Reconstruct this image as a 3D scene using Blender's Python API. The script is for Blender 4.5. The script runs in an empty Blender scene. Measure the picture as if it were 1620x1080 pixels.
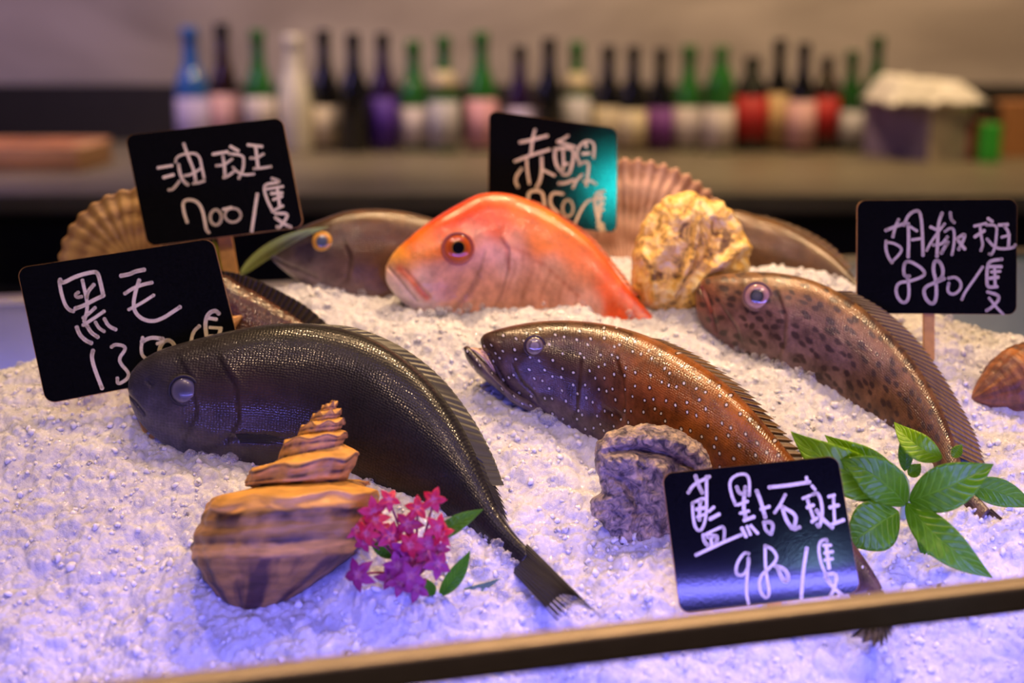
import bpy, bmesh, math, random
import numpy as np
from mathutils import Vector, Matrix, noise as mnoise

# ------------------------------------------------------------------ camera, light, exposure
S = bpy.context.scene
COL = S.collection
W_PX, H_PX, LENS, SENS = 1620, 1080, 50.0, 36.0
FPX = W_PX / SENS * LENS
CAM = np.array([0.0, 0.0, 1.2]); PITCH = math.radians(12)
FWD = np.array([0, math.cos(PITCH), -math.sin(PITCH)]); UPV = np.array([0, math.sin(PITCH), math.cos(PITCH)]); RGT = np.array([1.0, 0, 0])
cam = bpy.data.cameras.new('camera'); cam.lens = LENS; cam.sensor_width = SENS; cam.clip_start = 0.05
co = bpy.data.objects.new('camera', cam); COL.objects.link(co)
co.location = CAM; co.rotation_euler = (math.radians(90) - PITCH, 0, 0)
cam.dof.use_dof = True; cam.dof.focus_distance = 1.06; cam.dof.aperture_fstop = 2.7
S.camera = co
S.view_settings.view_transform = 'Standard'; S.view_settings.look = 'None'
S.view_settings.gamma = 1; S.view_settings.exposure = -0.68; S.view_settings.use_curve_mapping = False
S.cycles.use_denoising = True
S.cycles.max_bounces = 10; S.cycles.transmission_bounces = 8; S.cycles.diffuse_bounces = 3; S.cycles.glossy_bounces = 4
S.cycles.sample_clamp_indirect = 4.0
S.cycles.caustics_reflective = False; S.cycles.caustics_refractive = False

w = bpy.data.worlds.new('world'); S.world = w; w.use_nodes = True
w.node_tree.nodes['Background'].inputs[0].default_value = (0.30, 0.26, 0.28, 1)
w.node_tree.nodes['Background'].inputs[1].default_value = 0.07

def light(name, kind, loc, target, color, power, size=0.1, size_y=None, spot=None, blend=0.5):
    l = bpy.data.lights.new(name, kind); l.color = color; l.energy = power
    if kind == 'AREA':
        l.size = size
        if size_y: l.shape = 'RECTANGLE'; l.size_y = size_y
    else: l.shadow_soft_size = size
    if kind == 'SPOT': l.spot_size = math.radians(spot); l.spot_blend = blend
    o = bpy.data.objects.new(name, l); COL.objects.link(o); o.location = loc
    o.rotation_euler = (Vector(target) - Vector(loc)).to_track_quat('-Z', 'Y').to_euler()
    return o
# warm ceiling downlights above the display
light('ceiling_spot', 'SPOT', (-0.35, 1.55, 2.7), (-0.22, 1.15, 0.9), (1.0, 0.64, 0.33), 120, 0.035, spot=42)
light('ceiling_spot', 'SPOT', (0.30, 1.75, 2.7), (0.12, 1.20, 0.9), (1.0, 0.64, 0.33), 170, 0.035, spot=42)
light('ceiling_spot', 'SPOT', (0.95, 1.35, 2.7), (0.42, 1.15, 0.9), (1.0, 0.66, 0.36), 130, 0.035, spot=42)
light('ceiling_spot', 'SPOT', (-0.95, 0.75, 2.6), (-0.2, 0.95, 0.9), (1.0, 0.70, 0.45), 22, 0.035, spot=42)
light('ceiling_spot', 'SPOT', (-0.45, -0.15, 2.7), (-0.12, 1.22, 1.02), (1.0, 0.66, 0.38), 75, 0.035, spot=24, blend=.9)
light('ceiling_spot', 'SPOT', (0.55, -0.10, 2.7), (0.25, 1.18, 1.02), (1.0, 0.66, 0.38), 75, 0.035, spot=24, blend=.9)
light('ceiling_spot', 'SPOT', (0.1, -0.5, 2.6), (0.1, 0.8, 0.9), (1.0, 0.70, 0.45), 28, 0.05, spot=50)  # added general fill from behind the camera, lifts the dark rail front
# violet blue light: an added overhead fill, then the led tube under the front rail
light('overhead_violet_fill', 'AREA', (0.10, 0.55, 2.0), (0.10, 0.86, 0.82), (0.24, 0.23, 1.0), 3.5, 1.3, 0.2)
light('rail_led_tube', 'AREA', (0.0935, 0.7275, 0.886), (-0.011, 1.103, 0.846), (0.20, 0.18, 1.0), 5.0, 1.1, 0.009)
light('rear_led_tube', 'AREA', (-0.62, 1.36, 0.80), (-0.62, 1.60, 0.86), (0.10, 0.16, 1.0), 0.55, 0.5, 0.05)
light('rear_led_tube', 'AREA', (0.75, 1.52, 0.80), (0.80, 1.78, 0.92), (0.15, 0.75, 0.9), 0.12, 0.4, 0.05)
light('bar_spot', 'SPOT', (0.3, 2.0, 2.6), (0.3, 2.62, 0.94), (1.0, 0.74, 0.34), 48, 0.05, spot=100)
light('bar_spot', 'SPOT', (-1.2, 2.3, 2.6), (-1.25, 2.95, 0.95), (1.0, 0.62, 0.30), 45, 0.05, spot=34)  # added spot, aimed to brighten the wooden tray
# back bar
light('bar_spot', 'SPOT', (-1.0, 3.0, 2.7), (-0.9, 3.7, 1.1), (1.0, 0.72, 0.60), 95, 0.06, spot=80)
light('bar_spot', 'SPOT', (0.3, 2.9, 2.7), (0.3, 3.7, 1.0), (1.0, 0.68, 0.36), 118, 0.06, spot=80)
light('bar_spot', 'SPOT', (1.3, 2.7, 2.7), (1.2, 3.3, 0.9), (1.0, 0.66, 0.32), 92, 0.06, spot=80)
light('bar_violet_lamp', 'AREA', (-1.7, 2.3, 2.2), (-1.3, 3.7, 1.3), (0.45, 0.32, 1.0), 8, 0.5)
light('bar_blue_lamp', 'POINT', (-1.15, 2.7, 1.25), (0, 3.4, 1), (0.25, 0.2, 1.0), 2.0, 0.05)

# ------------------------------------------------------------------ projection helpers
def P(px, py, d):
    return CAM + d * (FWD + RGT * (px - 810) / FPX + UPV * (540 - py) / FPX)
def Pv(px, py, d):
    px = np.asarray(px, float); py = np.asarray(py, float); d = np.asarray(d, float)
    return CAM + d[..., None] * (FWD + RGT * ((px - 810) / FPX)[..., None] + UPV * ((540 - py) / FPX)[..., None])
YRX = [-0.75, -0.40, -0.30, -0.2, 0.0, 0.2, 0.33, 0.45, 0.8]
YRY = [0.98, 1.11, 1.15, 1.21, 1.235, 1.235, 1.19, 1.125, 1.06]
def zice(x, y):
    x = np.asarray(x, float); y = np.asarray(y, float)
    yr = np.interp(x, YRX, YRY)
    t = np.maximum(y - yr, 0)
    z = 0.795 + (np.minimum(y, yr) - 0.85) * 0.4775 + 0.4775 * t - 3.6 * t * t
    z = z + 0.006 * np.sin(x * 17 + 1.3 + y * 9) * np.cos(y * 19 - x * 6) + 0.003 * np.sin(x * 47 + y * 31) * np.cos(y * 41 - x * 13 + 1)
    return np.maximum(z, 0.64)
def hit(px, py):
    ray = FWD + RGT * (px - 810) / FPX + UPV * (540 - py) / FPX
    d = np.arange(0.55, 1.7, 0.001)
    p = CAM + d[:, None] * ray
    below = p[:, 2] < zice(p[:, 0], p[:, 1])
    i = np.argmax(below)
    return float(d[i]) if below[i] else 1.32

def interp_cr(pts, n):
    """Catmull-Rom through rows of pts, n samples"""
    pts = np.asarray(pts, float); m = len(pts)
    q = np.vstack([2 * pts[0] - pts[1], pts, 2 * pts[-1] - pts[-2]])
    t = np.linspace(0, m - 1, n); i = np.minimum(t.astype(int), m - 2); f = (t - i)[:, None]
    a, b, c, d = q[i], q[i + 1], q[i + 2], q[i + 3]
    return 0.5 * (2 * b + (c - a) * f + (2 * a - 5 * b + 4 * c - d) * f ** 2 + (3 * b - a - 3 * c + d) * f ** 3)

def fbm(p, sc, oct=4):
    return mnoise.fractal(Vector(p) * sc, 1.0, 2.0, oct, noise_basis='PERLIN_ORIGINAL')

# ------------------------------------------------------------------ object helpers
def mesh_obj(name, verts, faces, mat=None, parent=None, smooth=True, uvs=None, cols=None):
    me = bpy.data.meshes.new(name)
    me.from_pydata([tuple(map(float, v)) for v in verts], [], [tuple(map(int, f)) for f in faces])
    if uvs is not None:
        ul = me.uv_layers.new(name='uv'); idx = np.empty(len(me.loops), int); me.loops.foreach_get('vertex_index', idx)
        ul.data.foreach_set('uv', np.asarray(uvs, float)[idx].ravel())
    if cols is not None:
        ca = me.color_attributes.new('skin', 'FLOAT_COLOR', 'POINT')
        c4 = np.ones((len(verts), 4)); c4[:, :3] = cols; ca.data.foreach_set('color', c4.ravel())
    if smooth: me.polygons.foreach_set('use_smooth', [True] * len(me.polygons))
    me.update()
    o = bpy.data.objects.new(name, me); COL.objects.link(o)
    if mat: me.materials.append(mat)
    if parent: o.parent = parent
    return o
def bm_obj(name, bm, mat=None, parent=None, smooth=False):
    me = bpy.data.meshes.new(name); bm.to_mesh(me); bm.free()
    if smooth: me.polygons.foreach_set('use_smooth', [True] * len(me.polygons))
    o = bpy.data.objects.new(name, me); COL.objects.link(o)
    if mat: me.materials.append(mat)
    if parent: o.parent = parent
    return o
def tag(o, label=None, cat=None, group=None, kind=None):
    if label: o['label'] = label
    if cat: o['category'] = cat
    if group: o['group'] = group
    if kind: o['kind'] = kind
    return o
def empty(name, loc, label, cat, group=None):
    o = bpy.data.objects.new(name, None); COL.objects.link(o); o.location = tuple(loc); o.empty_display_size = 0.02
    return tag(o, label, cat, group)
def attach(root):
    """children were built in world space: keep them there under the empty"""
    bpy.context.view_layer.update()
    for ch in root.children:
        ch.matrix_parent_inverse = root.matrix_world.inverted()
def box(name, lo, hi, mat, parent=None, bevel=0.0, rotz=0, pivot=None):
    bm = bmesh.new(); bmesh.ops.create_cube(bm, size=1)
    lo = Vector(lo); hi = Vector(hi)
    for v in bm.verts: v.co = Vector([(lo[i] + hi[i]) / 2 + v.co[i] * (hi[i] - lo[i]) for i in range(3)])
    if bevel: bmesh.ops.bevel(bm, geom=bm.edges[:], offset=bevel, segments=3, affect='EDGES', profile=0.6)
    if rotz: bmesh.ops.rotate(bm, cent=pivot or (0, 0, 0), matrix=Matrix.Rotation(rotz, 3, 'Z'), verts=bm.verts)
    return bm_obj(name, bm, mat, parent, smooth=False)

# ------------------------------------------------------------------ materials
def mat_new(name):
    m = bpy.data.materials.new(name); m.use_nodes = True
    return m, m.node_tree.nodes, m.node_tree.links, m.node_tree.nodes['Principled BSDF']
def simple(name, col, rough=0.5, metal=0, noise_amt=0.15, nscale=30, bump=0.0, coat=0, spec=None, trans=0, ior=None):
    m, N, L, b = mat_new(name)
    tc = N.new('ShaderNodeTexCoord'); nz = N.new('ShaderNodeTexNoise'); nz.inputs['Scale'].default_value = nscale; nz.inputs['Detail'].default_value = 5
    L.new(tc.outputs['Object'], nz.inputs['Vector'])
    r = N.new('ShaderNodeValToRGB'); L.new(nz.outputs[0], r.inputs[0])
    r.color_ramp.elements[0].position = 0.3; r.color_ramp.elements[1].position = 0.7
    r.color_ramp.elements[0].color = tuple(c * (1 - noise_amt) for c in col) + (1,)
    r.color_ramp.elements[1].color = tuple(min(1, c * (1 + noise_amt)) for c in col) + (1,)
    L.new(r.outputs[0], b.inputs['Base Color'])
    b.inputs['Roughness'].default_value = rough; b.inputs['Metallic'].default_value = metal
    b.inputs['Coat Weight'].default_value = coat; b.inputs['Transmission Weight'].default_value = trans
    if ior: b.inputs['IOR'].default_value = ior
    if spec is not None: b.inputs['Specular IOR Level'].default_value = spec
    if bump:
        bp = N.new('ShaderNodeBump'); bp.inputs['Strength'].default_value = bump; bp.inputs['Distance'].default_value = 0.002
        L.new(nz.outputs[0], bp.inputs['Height']); L.new(bp.outputs[0], b.inputs['Normal'])
    return m
def emis(name, col, s):
    m, N, L, b = mat_new(name)
    b.inputs['Base Color'].default_value = (*col, 1)
    b.inputs['Emission Color'].default_value = (*col, 1); b.inputs['Emission Strength'].default_value = s
    return m
def mathn(N, L, op, a, b=None, c=None):
    n = N.new('ShaderNodeMath'); n.operation = op
    for i, v in enumerate((a, b, c)):
        if v is None: continue
        if isinstance(v, (int, float)): n.inputs[i].default_value = v
        else: L.new(v, n.inputs[i])
    return n.outputs[0]
def mixc(N, L, f, a, b, mode='MIX'):
    n = N.new('ShaderNodeMix'); n.data_type = 'RGBA'; n.blend_type = mode
    if isinstance(f, (int, float)): n.inputs['Factor'].default_value = f
    else: L.new(f, n.inputs['Factor'])
    for k, v in ((6, a), (7, b)):
        if isinstance(v, tuple): n.inputs[k].default_value = (*v[:3], 1)
        else: L.new(v, n.inputs[k])
    return n.outputs[2]

def ice_mat(name, trans, rough, col, fine=True):
    m, N, L, b = mat_new(name)
    tc = N.new('ShaderNodeTexCoord')
    b.inputs['Roughness'].default_value = rough; b.inputs['IOR'].default_value = 1.31
    b.inputs['Transmission Weight'].default_value = trans
    b.inputs['Specular IOR Level'].default_value = 0.6
    nz = N.new('ShaderNodeTexNoise'); nz.inputs['Scale'].default_value = 45; nz.inputs['Detail'].default_value = 6; nz.inputs['Roughness'].default_value = 0.7
    L.new(tc.outputs['Object'], nz.inputs['Vector'])
    r = N.new('ShaderNodeValToRGB'); L.new(nz.outputs[0], r.inputs[0])
    r.color_ramp.elements[0].position = 0.36; r.color_ramp.elements[1].position = 0.6
    r.color_ramp.elements[0].color = (col[0] * 0.80, col[1] * 0.79, col[2] * 0.84, 1); r.color_ramp.elements[1].color = (*col, 1)
    L.new(r.outputs[0], b.inputs['Base Color'])
    if fine:
        v1 = N.new('ShaderNodeTexVoronoi'); v1.inputs['Scale'].default_value = 330; L.new(tc.outputs['Object'], v1.inputs['Vector'])
        v2 = N.new('ShaderNodeTexVoronoi'); v2.inputs['Scale'].default_value = 900; L.new(tc.outputs['Object'], v2.inputs['Vector'])
        h = mathn(N, L, 'ADD', v1.outputs['Distance'], mathn(N, L, 'MULTIPLY', v2.outputs['Distance'], 0.45))
        bp = N.new('ShaderNodeBump'); bp.inputs['Strength'].default_value = 0.5; bp.inputs['Distance'].default_value = 0.0012; bp.invert = True
        L.new(h, bp.inputs['Height']); L.new(bp.outputs[0], b.inputs['Normal'])
        b.inputs['Subsurface Weight'].default_value = 0.8; b.inputs['Subsurface Radius'].default_value = (.9, .95, 1.0); b.inputs['Subsurface Scale'].default_value = 0.006
    return m
M_ICE = ice_mat('crushed_ice', 0.0, 0.10, (0.64, 0.65, 0.70))
M_GRAIN = ice_mat('ice_grain', 0.0, 0.12, (0.86, 0.87, 0.91), False)
M_GRAIN.node_tree.nodes['Principled BSDF'].inputs['Subsurface Weight'].default_value = .9; M_GRAIN.node_tree.nodes['Principled BSDF'].inputs['Subsurface Radius'].default_value = (.9, .95, 1); M_GRAIN.node_tree.nodes['Principled BSDF'].inputs['Subsurface Scale'].default_value = .006
M_CLEAR = ice_mat('clear_ice', 0.0, 0.04, (0.9, 0.9, 0.94), False)
def see_through(m, lo, hi):
    N, L = m.node_tree.nodes, m.node_tree.links; b = N['Principled BSDF']; tr = N.new('ShaderNodeBsdfTransparent'); tr.inputs[0].default_value = (.95, .96, .98, 1)
    lw = N.new('ShaderNodeLayerWeight'); lw.inputs[0].default_value = .5
    mr = N.new('ShaderNodeMapRange'); mr.inputs[3].default_value = lo; mr.inputs[4].default_value = hi; L.new(lw.outputs['Facing'], mr.inputs[0])
    mx = N.new('ShaderNodeMixShader'); L.new(mr.outputs[0], mx.inputs[0]); L.new(tr.outputs[0], mx.inputs[1]); L.new(b.outputs[0], mx.inputs[2]); L.new(mx.outputs[0], N['Material Output'].inputs[0])
see_through(M_CLEAR, .12, .65)
S.cycles.transparent_max_bounces = 16

def fish_mat(name, kind):
    m, N, L, b = mat_new(name)
    at = N.new('ShaderNodeAttribute'); at.attribute_name = 'skin'; col = at.outputs['Color']
    uv = N.new('ShaderNodeUVMap'); uv.uv_map = 'uv'
    nz = N.new('ShaderNodeTexNoise'); nz.inputs['Scale'].default_value = 60; nz.inputs['Detail'].default_value = 6; nz.inputs['Roughness'].default_value = 0.65
    L.new(uv.outputs[0], nz.inputs['Vector'])
    mot = N.new('ShaderNodeMapRange'); mot.inputs[1].default_value = 0.3; mot.inputs[2].default_value = 0.7; mot.inputs[3].default_value = 0.6; mot.inputs[4].default_value = 1.35
    L.new(nz.outputs[0], mot.inputs[0])
    if kind in ('dots', 'darkspots', 'speckle'): mot.inputs[3].default_value = 0.3; mot.inputs[4].default_value = 1.6
    cm = N.new('ShaderNodeCombineColor')
    for i in range(3): L.new(mot.outputs[0], cm.inputs[i])
    col = mixc(N, L, 1.0, col, cm.outputs[0], 'MULTIPLY')
    def vor(scale, rnd=1.0, feat='F1', sx=1.0, sy=1.0, warp=0.0):
        mp = N.new('ShaderNodeMapping'); mp.inputs['Scale'].default_value = (sx, sy, 1); L.new(uv.outputs[0], mp.inputs[0])
        if warp:
            nw = N.new('ShaderNodeTexNoise'); nw.inputs['Scale'].default_value = 45; L.new(uv.outputs[0], nw.inputs['Vector'])
            vm = N.new('ShaderNodeVectorMath'); vm.operation = 'MULTIPLY_ADD'; vm.inputs[1].default_value = (warp, warp, 0); L.new(nw.outputs['Color'], vm.inputs[0]); L.new(mp.outputs[0], vm.inputs[2]); mp = vm
        v = N.new('ShaderNodeTexVoronoi'); v.voronoi_dimensions = '2D'; v.feature = feat
        v.inputs['Scale'].default_value = scale; v.inputs['Randomness'].default_value = rnd
        L.new(mp.outputs[0], v.inputs['Vector']); return v.outputs['Distance'], v
    def step(x, a, c):
        n = N.new('ShaderNodeMapRange'); n.interpolation_type = 'SMOOTHSTEP'
        n.inputs[1].default_value = a; n.inputs[2].default_value = c; n.inputs[3].default_value = 1; n.inputs[4].default_value = 0
        L.new(x, n.inputs[0]); return n.outputs[0]
    rough = 0.30; sc = 520; amp = 0.5
    if kind == 'dots':
        d, _ = vor(96, 0.72, warp=.006)
        ring = step(d, 0.14, 0.24); dot = step(d, 0.070, 0.115)
        col = mixc(N, L, mathn(N, L, 'MULTIPLY', ring, 0.75), col, (0.012, 0.008, 0.006))
        col = mixc(N, L, dot, col, (0.58, 0.54, 0.53))
        sc = 600; amp = 0.35; rough = 0.27
    elif kind == 'darkspots':
        d, _ = vor(98, 0.9, sx=0.8, sy=1.2, warp=.012)
        nd = mathn(N, L, 'ADD', d, mathn(N, L, 'MULTIPLY', mathn(N, L, 'SUBTRACT', nz.outputs[0], 0.5), 0.35))
        col = mixc(N, L, mathn(N, L, 'MULTIPLY', step(nd, 0.18, 0.36), 0.85), col, (0.035, 0.02, 0.018))
        sc = 560; amp = 0.45; rough = 0.32
    elif kind == 'speckle':
        d, _ = vor(190, 0.9); col = mixc(N, L, mathn(N, L, 'MULTIPLY', step(d, 0.12, 0.25), 0.4), col, (0.30, 0.13, 0.07))
        sc = 420; amp = 0.8; rough = 0.25
    elif kind == 'snapper':
        d, _ = vor(480, 0.35, sx=0.8); col = mixc(N, L, mathn(N, L, 'MULTIPLY', step(d, 0.15, 0.6), 0.15), col, (0.95, 0.42, 0.15))
        sc = 480; amp = 0.35; rough = 0.30
    elif kind == 'black':
        d, _ = vor(430, 0.45, sx=0.8); col = mixc(N, L, mathn(N, L, 'MULTIPLY', step(d, 0.1, 0.7), 0.35), col, (0.035, 0.031, 0.028))
        sc = 520; amp = 0.4; rough = 0.33
    dd, _ = vor(sc, 0.45, sx=0.8)
    bp = N.new('ShaderNodeBump'); bp.inputs['Strength'].default_value = amp; bp.inputs['Distance'].default_value = 0.0006; bp.invert = True
    L.new(mathn(N, L, 'ADD', dd, mathn(N, L, 'MULTIPLY', nz.outputs[0], 0.8)), bp.inputs['Height']); L.new(bp.outputs[0], b.inputs['Normal'])
    L.new(col, b.inputs['Base Color']); b.inputs['Roughness'].default_value = rough
    b.inputs['Specular IOR Level'].default_value = 0.20 if kind == 'black' else 0.40
    b.inputs['Coat Weight'].default_value = 0.30; b.inputs['Coat Roughness'].default_value = 0.10
    L.new(bp.outputs[0], b.inputs['Coat Normal'])
    return m
def fin_mat(name, c1, c2, rays=60, bs=.8):
    m, N, L, b = mat_new(name)
    uv = N.new('ShaderNodeUVMap'); uv.uv_map = 'uv'
    sp = N.new('ShaderNodeSeparateXYZ'); L.new(uv.outputs[0], sp.inputs[0])
    s = mathn(N, L, 'SINE', mathn(N, L, 'MULTIPLY', sp.outputs[0], rays * 6.283))
    nz = N.new('ShaderNodeTexNoise'); nz.inputs['Scale'].default_value = 14; L.new(uv.outputs[0], nz.inputs['Vector'])
    f = mathn(N, L, 'ADD', mathn(N, L, 'MULTIPLY', s, 0.3), nz.outputs[0])
    L.new(mixc(N, L, f, c1, c2), b.inputs['Base Color'])
    b.inputs['Roughness'].default_value = 0.38
    bp = N.new('ShaderNodeBump'); bp.inputs['Strength'].default_value = bs; bp.inputs['Distance'].default_value = 0.0012
    L.new(s, bp.inputs['Height']); L.new(bp.outputs[0], b.inputs['Normal'])
    return m
def eye_mat(name, stops, coat=0.6, rough=0.15):
    """radial rings around local z (unit radius)"""
    m, N, L, b = mat_new(name)
    tc = N.new('ShaderNodeTexCoord'); sp = N.new('ShaderNodeSeparateXYZ'); L.new(tc.outputs['Object'], sp.inputs[0])
    r = mathn(N, L, 'SQRT', mathn(N, L, 'ADD', mathn(N, L, 'MULTIPLY', sp.outputs[0], sp.outputs[0]), mathn(N, L, 'MULTIPLY', sp.outputs[1], sp.outputs[1])))
    cr = N.new('ShaderNodeValToRGB'); L.new(r, cr.inputs[0])
    el = cr.color_ramp.elements
    el[0].position = stops[0][0]; el[0].color = (*stops[0][1], 1); el[1].position = stops[-1][0]; el[1].color = (*stops[-1][1], 1)
    for p, c in stops[1:-1]:
        e = el.new(p); e.color = (*c, 1)
    L.new(cr.outputs[0], b.inputs['Base Color']); b.inputs['Roughness'].default_value = rough
    b.inputs['Coat Weight'].default_value = coat; b.inputs['Coat Roughness'].default_value = 0.03
    return m
# ------------------------------------------------------------------ setting
m_wall, N, L, b = mat_new('plaster_wall')
tc = N.new('ShaderNodeTexCoord'); nz = N.new('ShaderNodeTexNoise'); nz.inputs['Scale'].default_value = 2.2; nz.inputs['Detail'].default_value = 7; nz.inputs['Distortion'].default_value = 1.2
mp = N.new('ShaderNodeMapping'); mp.inputs['Scale'].default_value = (0.8, 1, 2.2); L.new(tc.outputs['Object'], mp.inputs[0]); L.new(mp.outputs[0], nz.inputs['Vector'])
r = N.new('ShaderNodeValToRGB'); r.color_ramp.elements[0].position = 0.3; r.color_ramp.elements[1].position = 0.72
r.color_ramp.elements[0].color = (0.33, 0.28, 0.27, 1); r.color_ramp.elements[1].color = (0.56, 0.49, 0.48, 1)
L.new(nz.outputs[0], r.inputs[0]); L.new(r.outputs[0], b.inputs['Base Color']); b.inputs['Roughness'].default_value = 0.75
M_DARK = simple('dark_laminate', (0.022, 0.019, 0.018), 0.5)
M_DARK2 = simple('dark_panel', (0.035, 0.032, 0.03), 0.45)
M_COUNTER = simple('bar_worktop', (0.20, 0.17, 0.12), 0.42, nscale=14)
M_STEEL = simple('brushed_metal', (0.55, 0.52, 0.46), 0.3, metal=1, noise_amt=0.08, nscale=60)
M_BRONZE = simple('bronze_rail', (0.40, 0.32, 0.22), 0.42, metal=.45, noise_amt=0.06, nscale=80)
tag(box('wall_back', (-3.2, 3.75, 0), (3.6, 3.85, 2.9), m_wall), kind='structure')
tag(box('floor', (-3.2, -0.8, -0.05), (3.6, 3.85, 0), simple('floor_tiles', (0.09, 0.08, 0.075), 0.5)), kind='structure')
tag(box('ceiling', (-3.2, -0.8, 2.9), (3.6, 3.85, 2.95), simple('ceiling_paint', (0.10, 0.09, 0.09), 0.8)), kind='structure')
tag(box('wall_left', (-3.3, -0.8, 0), (-3.2, 3.85, 2.9), simple('side_wall_paint', (0.16, 0.13, 0.13), 0.8)), kind='structure')
tag(box('wall_right', (3.6, -0.8, 0), (3.7, 3.85, 2.9), simple('side_wall_paint', (0.16, 0.13, 0.13), 0.8)), kind='structure')
bar = empty('bar_counter', (0, 3.0, 0), 'long dark bar counter with a pale brown worktop running along the back wall', 'counter')
CT = 0.94
box('worktop', (-3.1, 2.44, CT - 0.035), (3.5, 3.73, CT), M_COUNTER, bar, 0.006)
box('counter_front', (-3.1, 2.50, 0.0), (3.5, 2.56, CT - 0.036), M_DARK, bar)
box('shelf_edge', (-3.1, 2.475, 0.66), (3.5, 2.50, 0.685), M_DARK2, bar)
box('shelf_edge', (-3.1, 2.475, 0.76), (3.5, 2.50, 0.768), simple('grey_edge', (0.12, 0.11, 0.11), 0.4), bar)
up = box('upstand', (-3.1, 3.70, CT), (3.5, 3.745, CT + 0.145), M_DARK, bar)
bl = box('indicator_lamp', (-1.02, 2.455, 0.80), (-0.965, 2.499, 0.83), emis('warm_lamp', (1.0, 0.8, 0.3), 0.55), bar, 0.01)
bl['label'] = 'small yellow glowing lamp'

# ------------------------------------------------------------------ display case
case = empty('display_case', (0, 1.1, 0), 'refrigerated fish display case with a bronze front rail and glass front', 'display case')
rl = lambda x: 0.629 + 0.28 * (x + 0.184)
ang = math.atan(0.28)
def along(name, x0, x1, off0, off1, z0, z1, mat, bev=0.0):
    # bar parallel to the case front; off = distance behind the front line
    bm = bmesh.new(); bmesh.ops.create_cube(bm, size=1)
    for v in bm.verts:
        x = x0 if v.co.x < 0 else x1; off = off0 if v.co.y < 0 else off1; z = z0 if v.co.z < 0 else z1
        v.co = (x - off * math.sin(ang), rl(x) + off * math.cos(ang), z)
    if bev: bmesh.ops.bevel(bm, geom=bm.edges[:], offset=bev, segments=4, affect='EDGES', profile=0.7)
    o = bm_obj(name, bm, mat, case); 
    if bev: o.data.polygons.foreach_set('use_smooth', [True] * len(o.data.polygons))
    return o
o = along('front_rail', -0.75, 1.15, 0.0, 0.016, 0.879, 0.896, M_BRONZE, 0.004); o['label'] = 'bronze metal front rail'
m, N, L, b = mat_new('clear_glass')
out = N['Material Output']; tr = N.new('ShaderNodeBsdfTransparent'); tr.inputs[0].default_value = (0.97, 0.98, 0.99, 1)
gl = N.new('ShaderNodeBsdfGlossy'); gl.inputs['Roughness'].default_value = 0.02; fr = N.new('ShaderNodeFresnel'); fr.inputs[0].default_value = 1.45
mx = N.new('ShaderNodeMixShader'); L.new(fr.outputs[0], mx.inputs[0]); L.new(tr.outputs[0], mx.inputs[1]); L.new(gl.outputs[0], mx.inputs[2]); L.new(mx.outputs[0], out.inputs[0])
along('front_glass', -0.75, 1.15, 0.006, 0.0105, 0.60, 0.879, m)
along('base_cabinet', -0.75, 1.15, -0.01, 1.02, 0.05, 0.60, M_DARK2)
M_PANEL = simple('case_inner_panel', (0.50, 0.50, 0.55), 0.55, noise_amt=0.05)
along('rear_panel', -0.95, 1.35, 0.86, 0.875, 0.60, 0.935, M_PANEL)
o = along('rear_edge', -0.95, 1.35, 0.85, 0.885, 0.935, 0.942, M_STEEL, 0.002)
for c in case.children:
    if c.name.startswith('base'): pass

# ------------------------------------------------------------------ ice bed
rng = np.random.default_rng(7)
def zfine(x, y):
    # clumpy crushed ice relief on top of the smooth bed
    z = np.zeros_like(x)
    for sc, a in ((60, 0.0024), (150, 0.0013), (330, 0.0004)):
        for k in range(4):
            th = rng2[k][0] + sc; ph = rng2[k][1] * sc
            z += a * 0.5 * np.sin(x * sc * math.cos(th) + y * sc * math.sin(th) + ph + 2.2 * np.sin(x * sc * 0.37 + y * sc * 0.29 + ph))
    return z
rng2 = rng.uniform(0, 6.28, (4, 2))
NX, NY = 1150, 820
us = np.linspace(-1, 1, NX); vs = np.linspace(0, 1, NY)
U_, V = np.meshgrid(us, vs)
off = 0.012 + 0.85 * V ** 1.35
hw_ = np.interp(off, [0, .12, .35, .6, .9], [.40, .44, .53, .62, .80]); X = 0.04 + U_ * hw_ + np.sign(U_) * np.maximum(np.abs(U_) - .97, 0) * 9
Y = rl(X) + off
Z = zice(X, Y) + zfine(X, Y)
def lumps(X, Y, n, r0, sg, hk, offr=(0.012, .70)):
    # rounded ice lumps pressed into the relief
    out = np.zeros(X.shape)
    o_ = offr[0] + rng.uniform(0, 1, n) ** .8 * (offr[1] - offr[0]); v_ = ((o_ - .012) / .85) ** (1 / 1.35); u_ = rng.uniform(-.96, .96, n)
    rad = np.clip(rng.lognormal(math.log(r0), sg, n), 0, r0 * 2.4)
    gi = (v_ * (NY - 1)).astype(int); gj = ((u_ + 1) / 2 * (NX - 1)).astype(int)
    for i, j, r, t1, t2 in zip(gi, gj, rad, rng.uniform(.7, 1.3, n), rng.uniform(0, 3.14, n)):
        x0, y0 = X[i, j], Y[i, j]
        di = max(2, int(r * 1.4 / max(1e-5, abs(Y[min(i + 1, NY - 1), j] - Y[i - 1 if i else 0, j]) / 2)) + 1); dj = max(2, int(r * 1.4 / max(1e-5, X[i, min(j + 1, NX - 1)] - X[i, j])) + 1)
        a, b_, c, d = max(0, i - di), min(NY, i + di + 1), max(0, j - dj), min(NX, j + dj + 1)
        dx, dy = X[a:b_, c:d] - x0, Y[a:b_, c:d] - y0; p_, q_ = dx * math.cos(t2) + dy * math.sin(t2), -dx * math.sin(t2) + dy * math.cos(t2)
        h = np.sqrt(np.maximum(0, 1 - ((p_ * t1) ** 2 + (q_ / t1) ** 2) / (r * r))) * r * hk
        out[a:b_, c:d] = np.maximum(out[a:b_, c:d], h)
    return out
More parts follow.
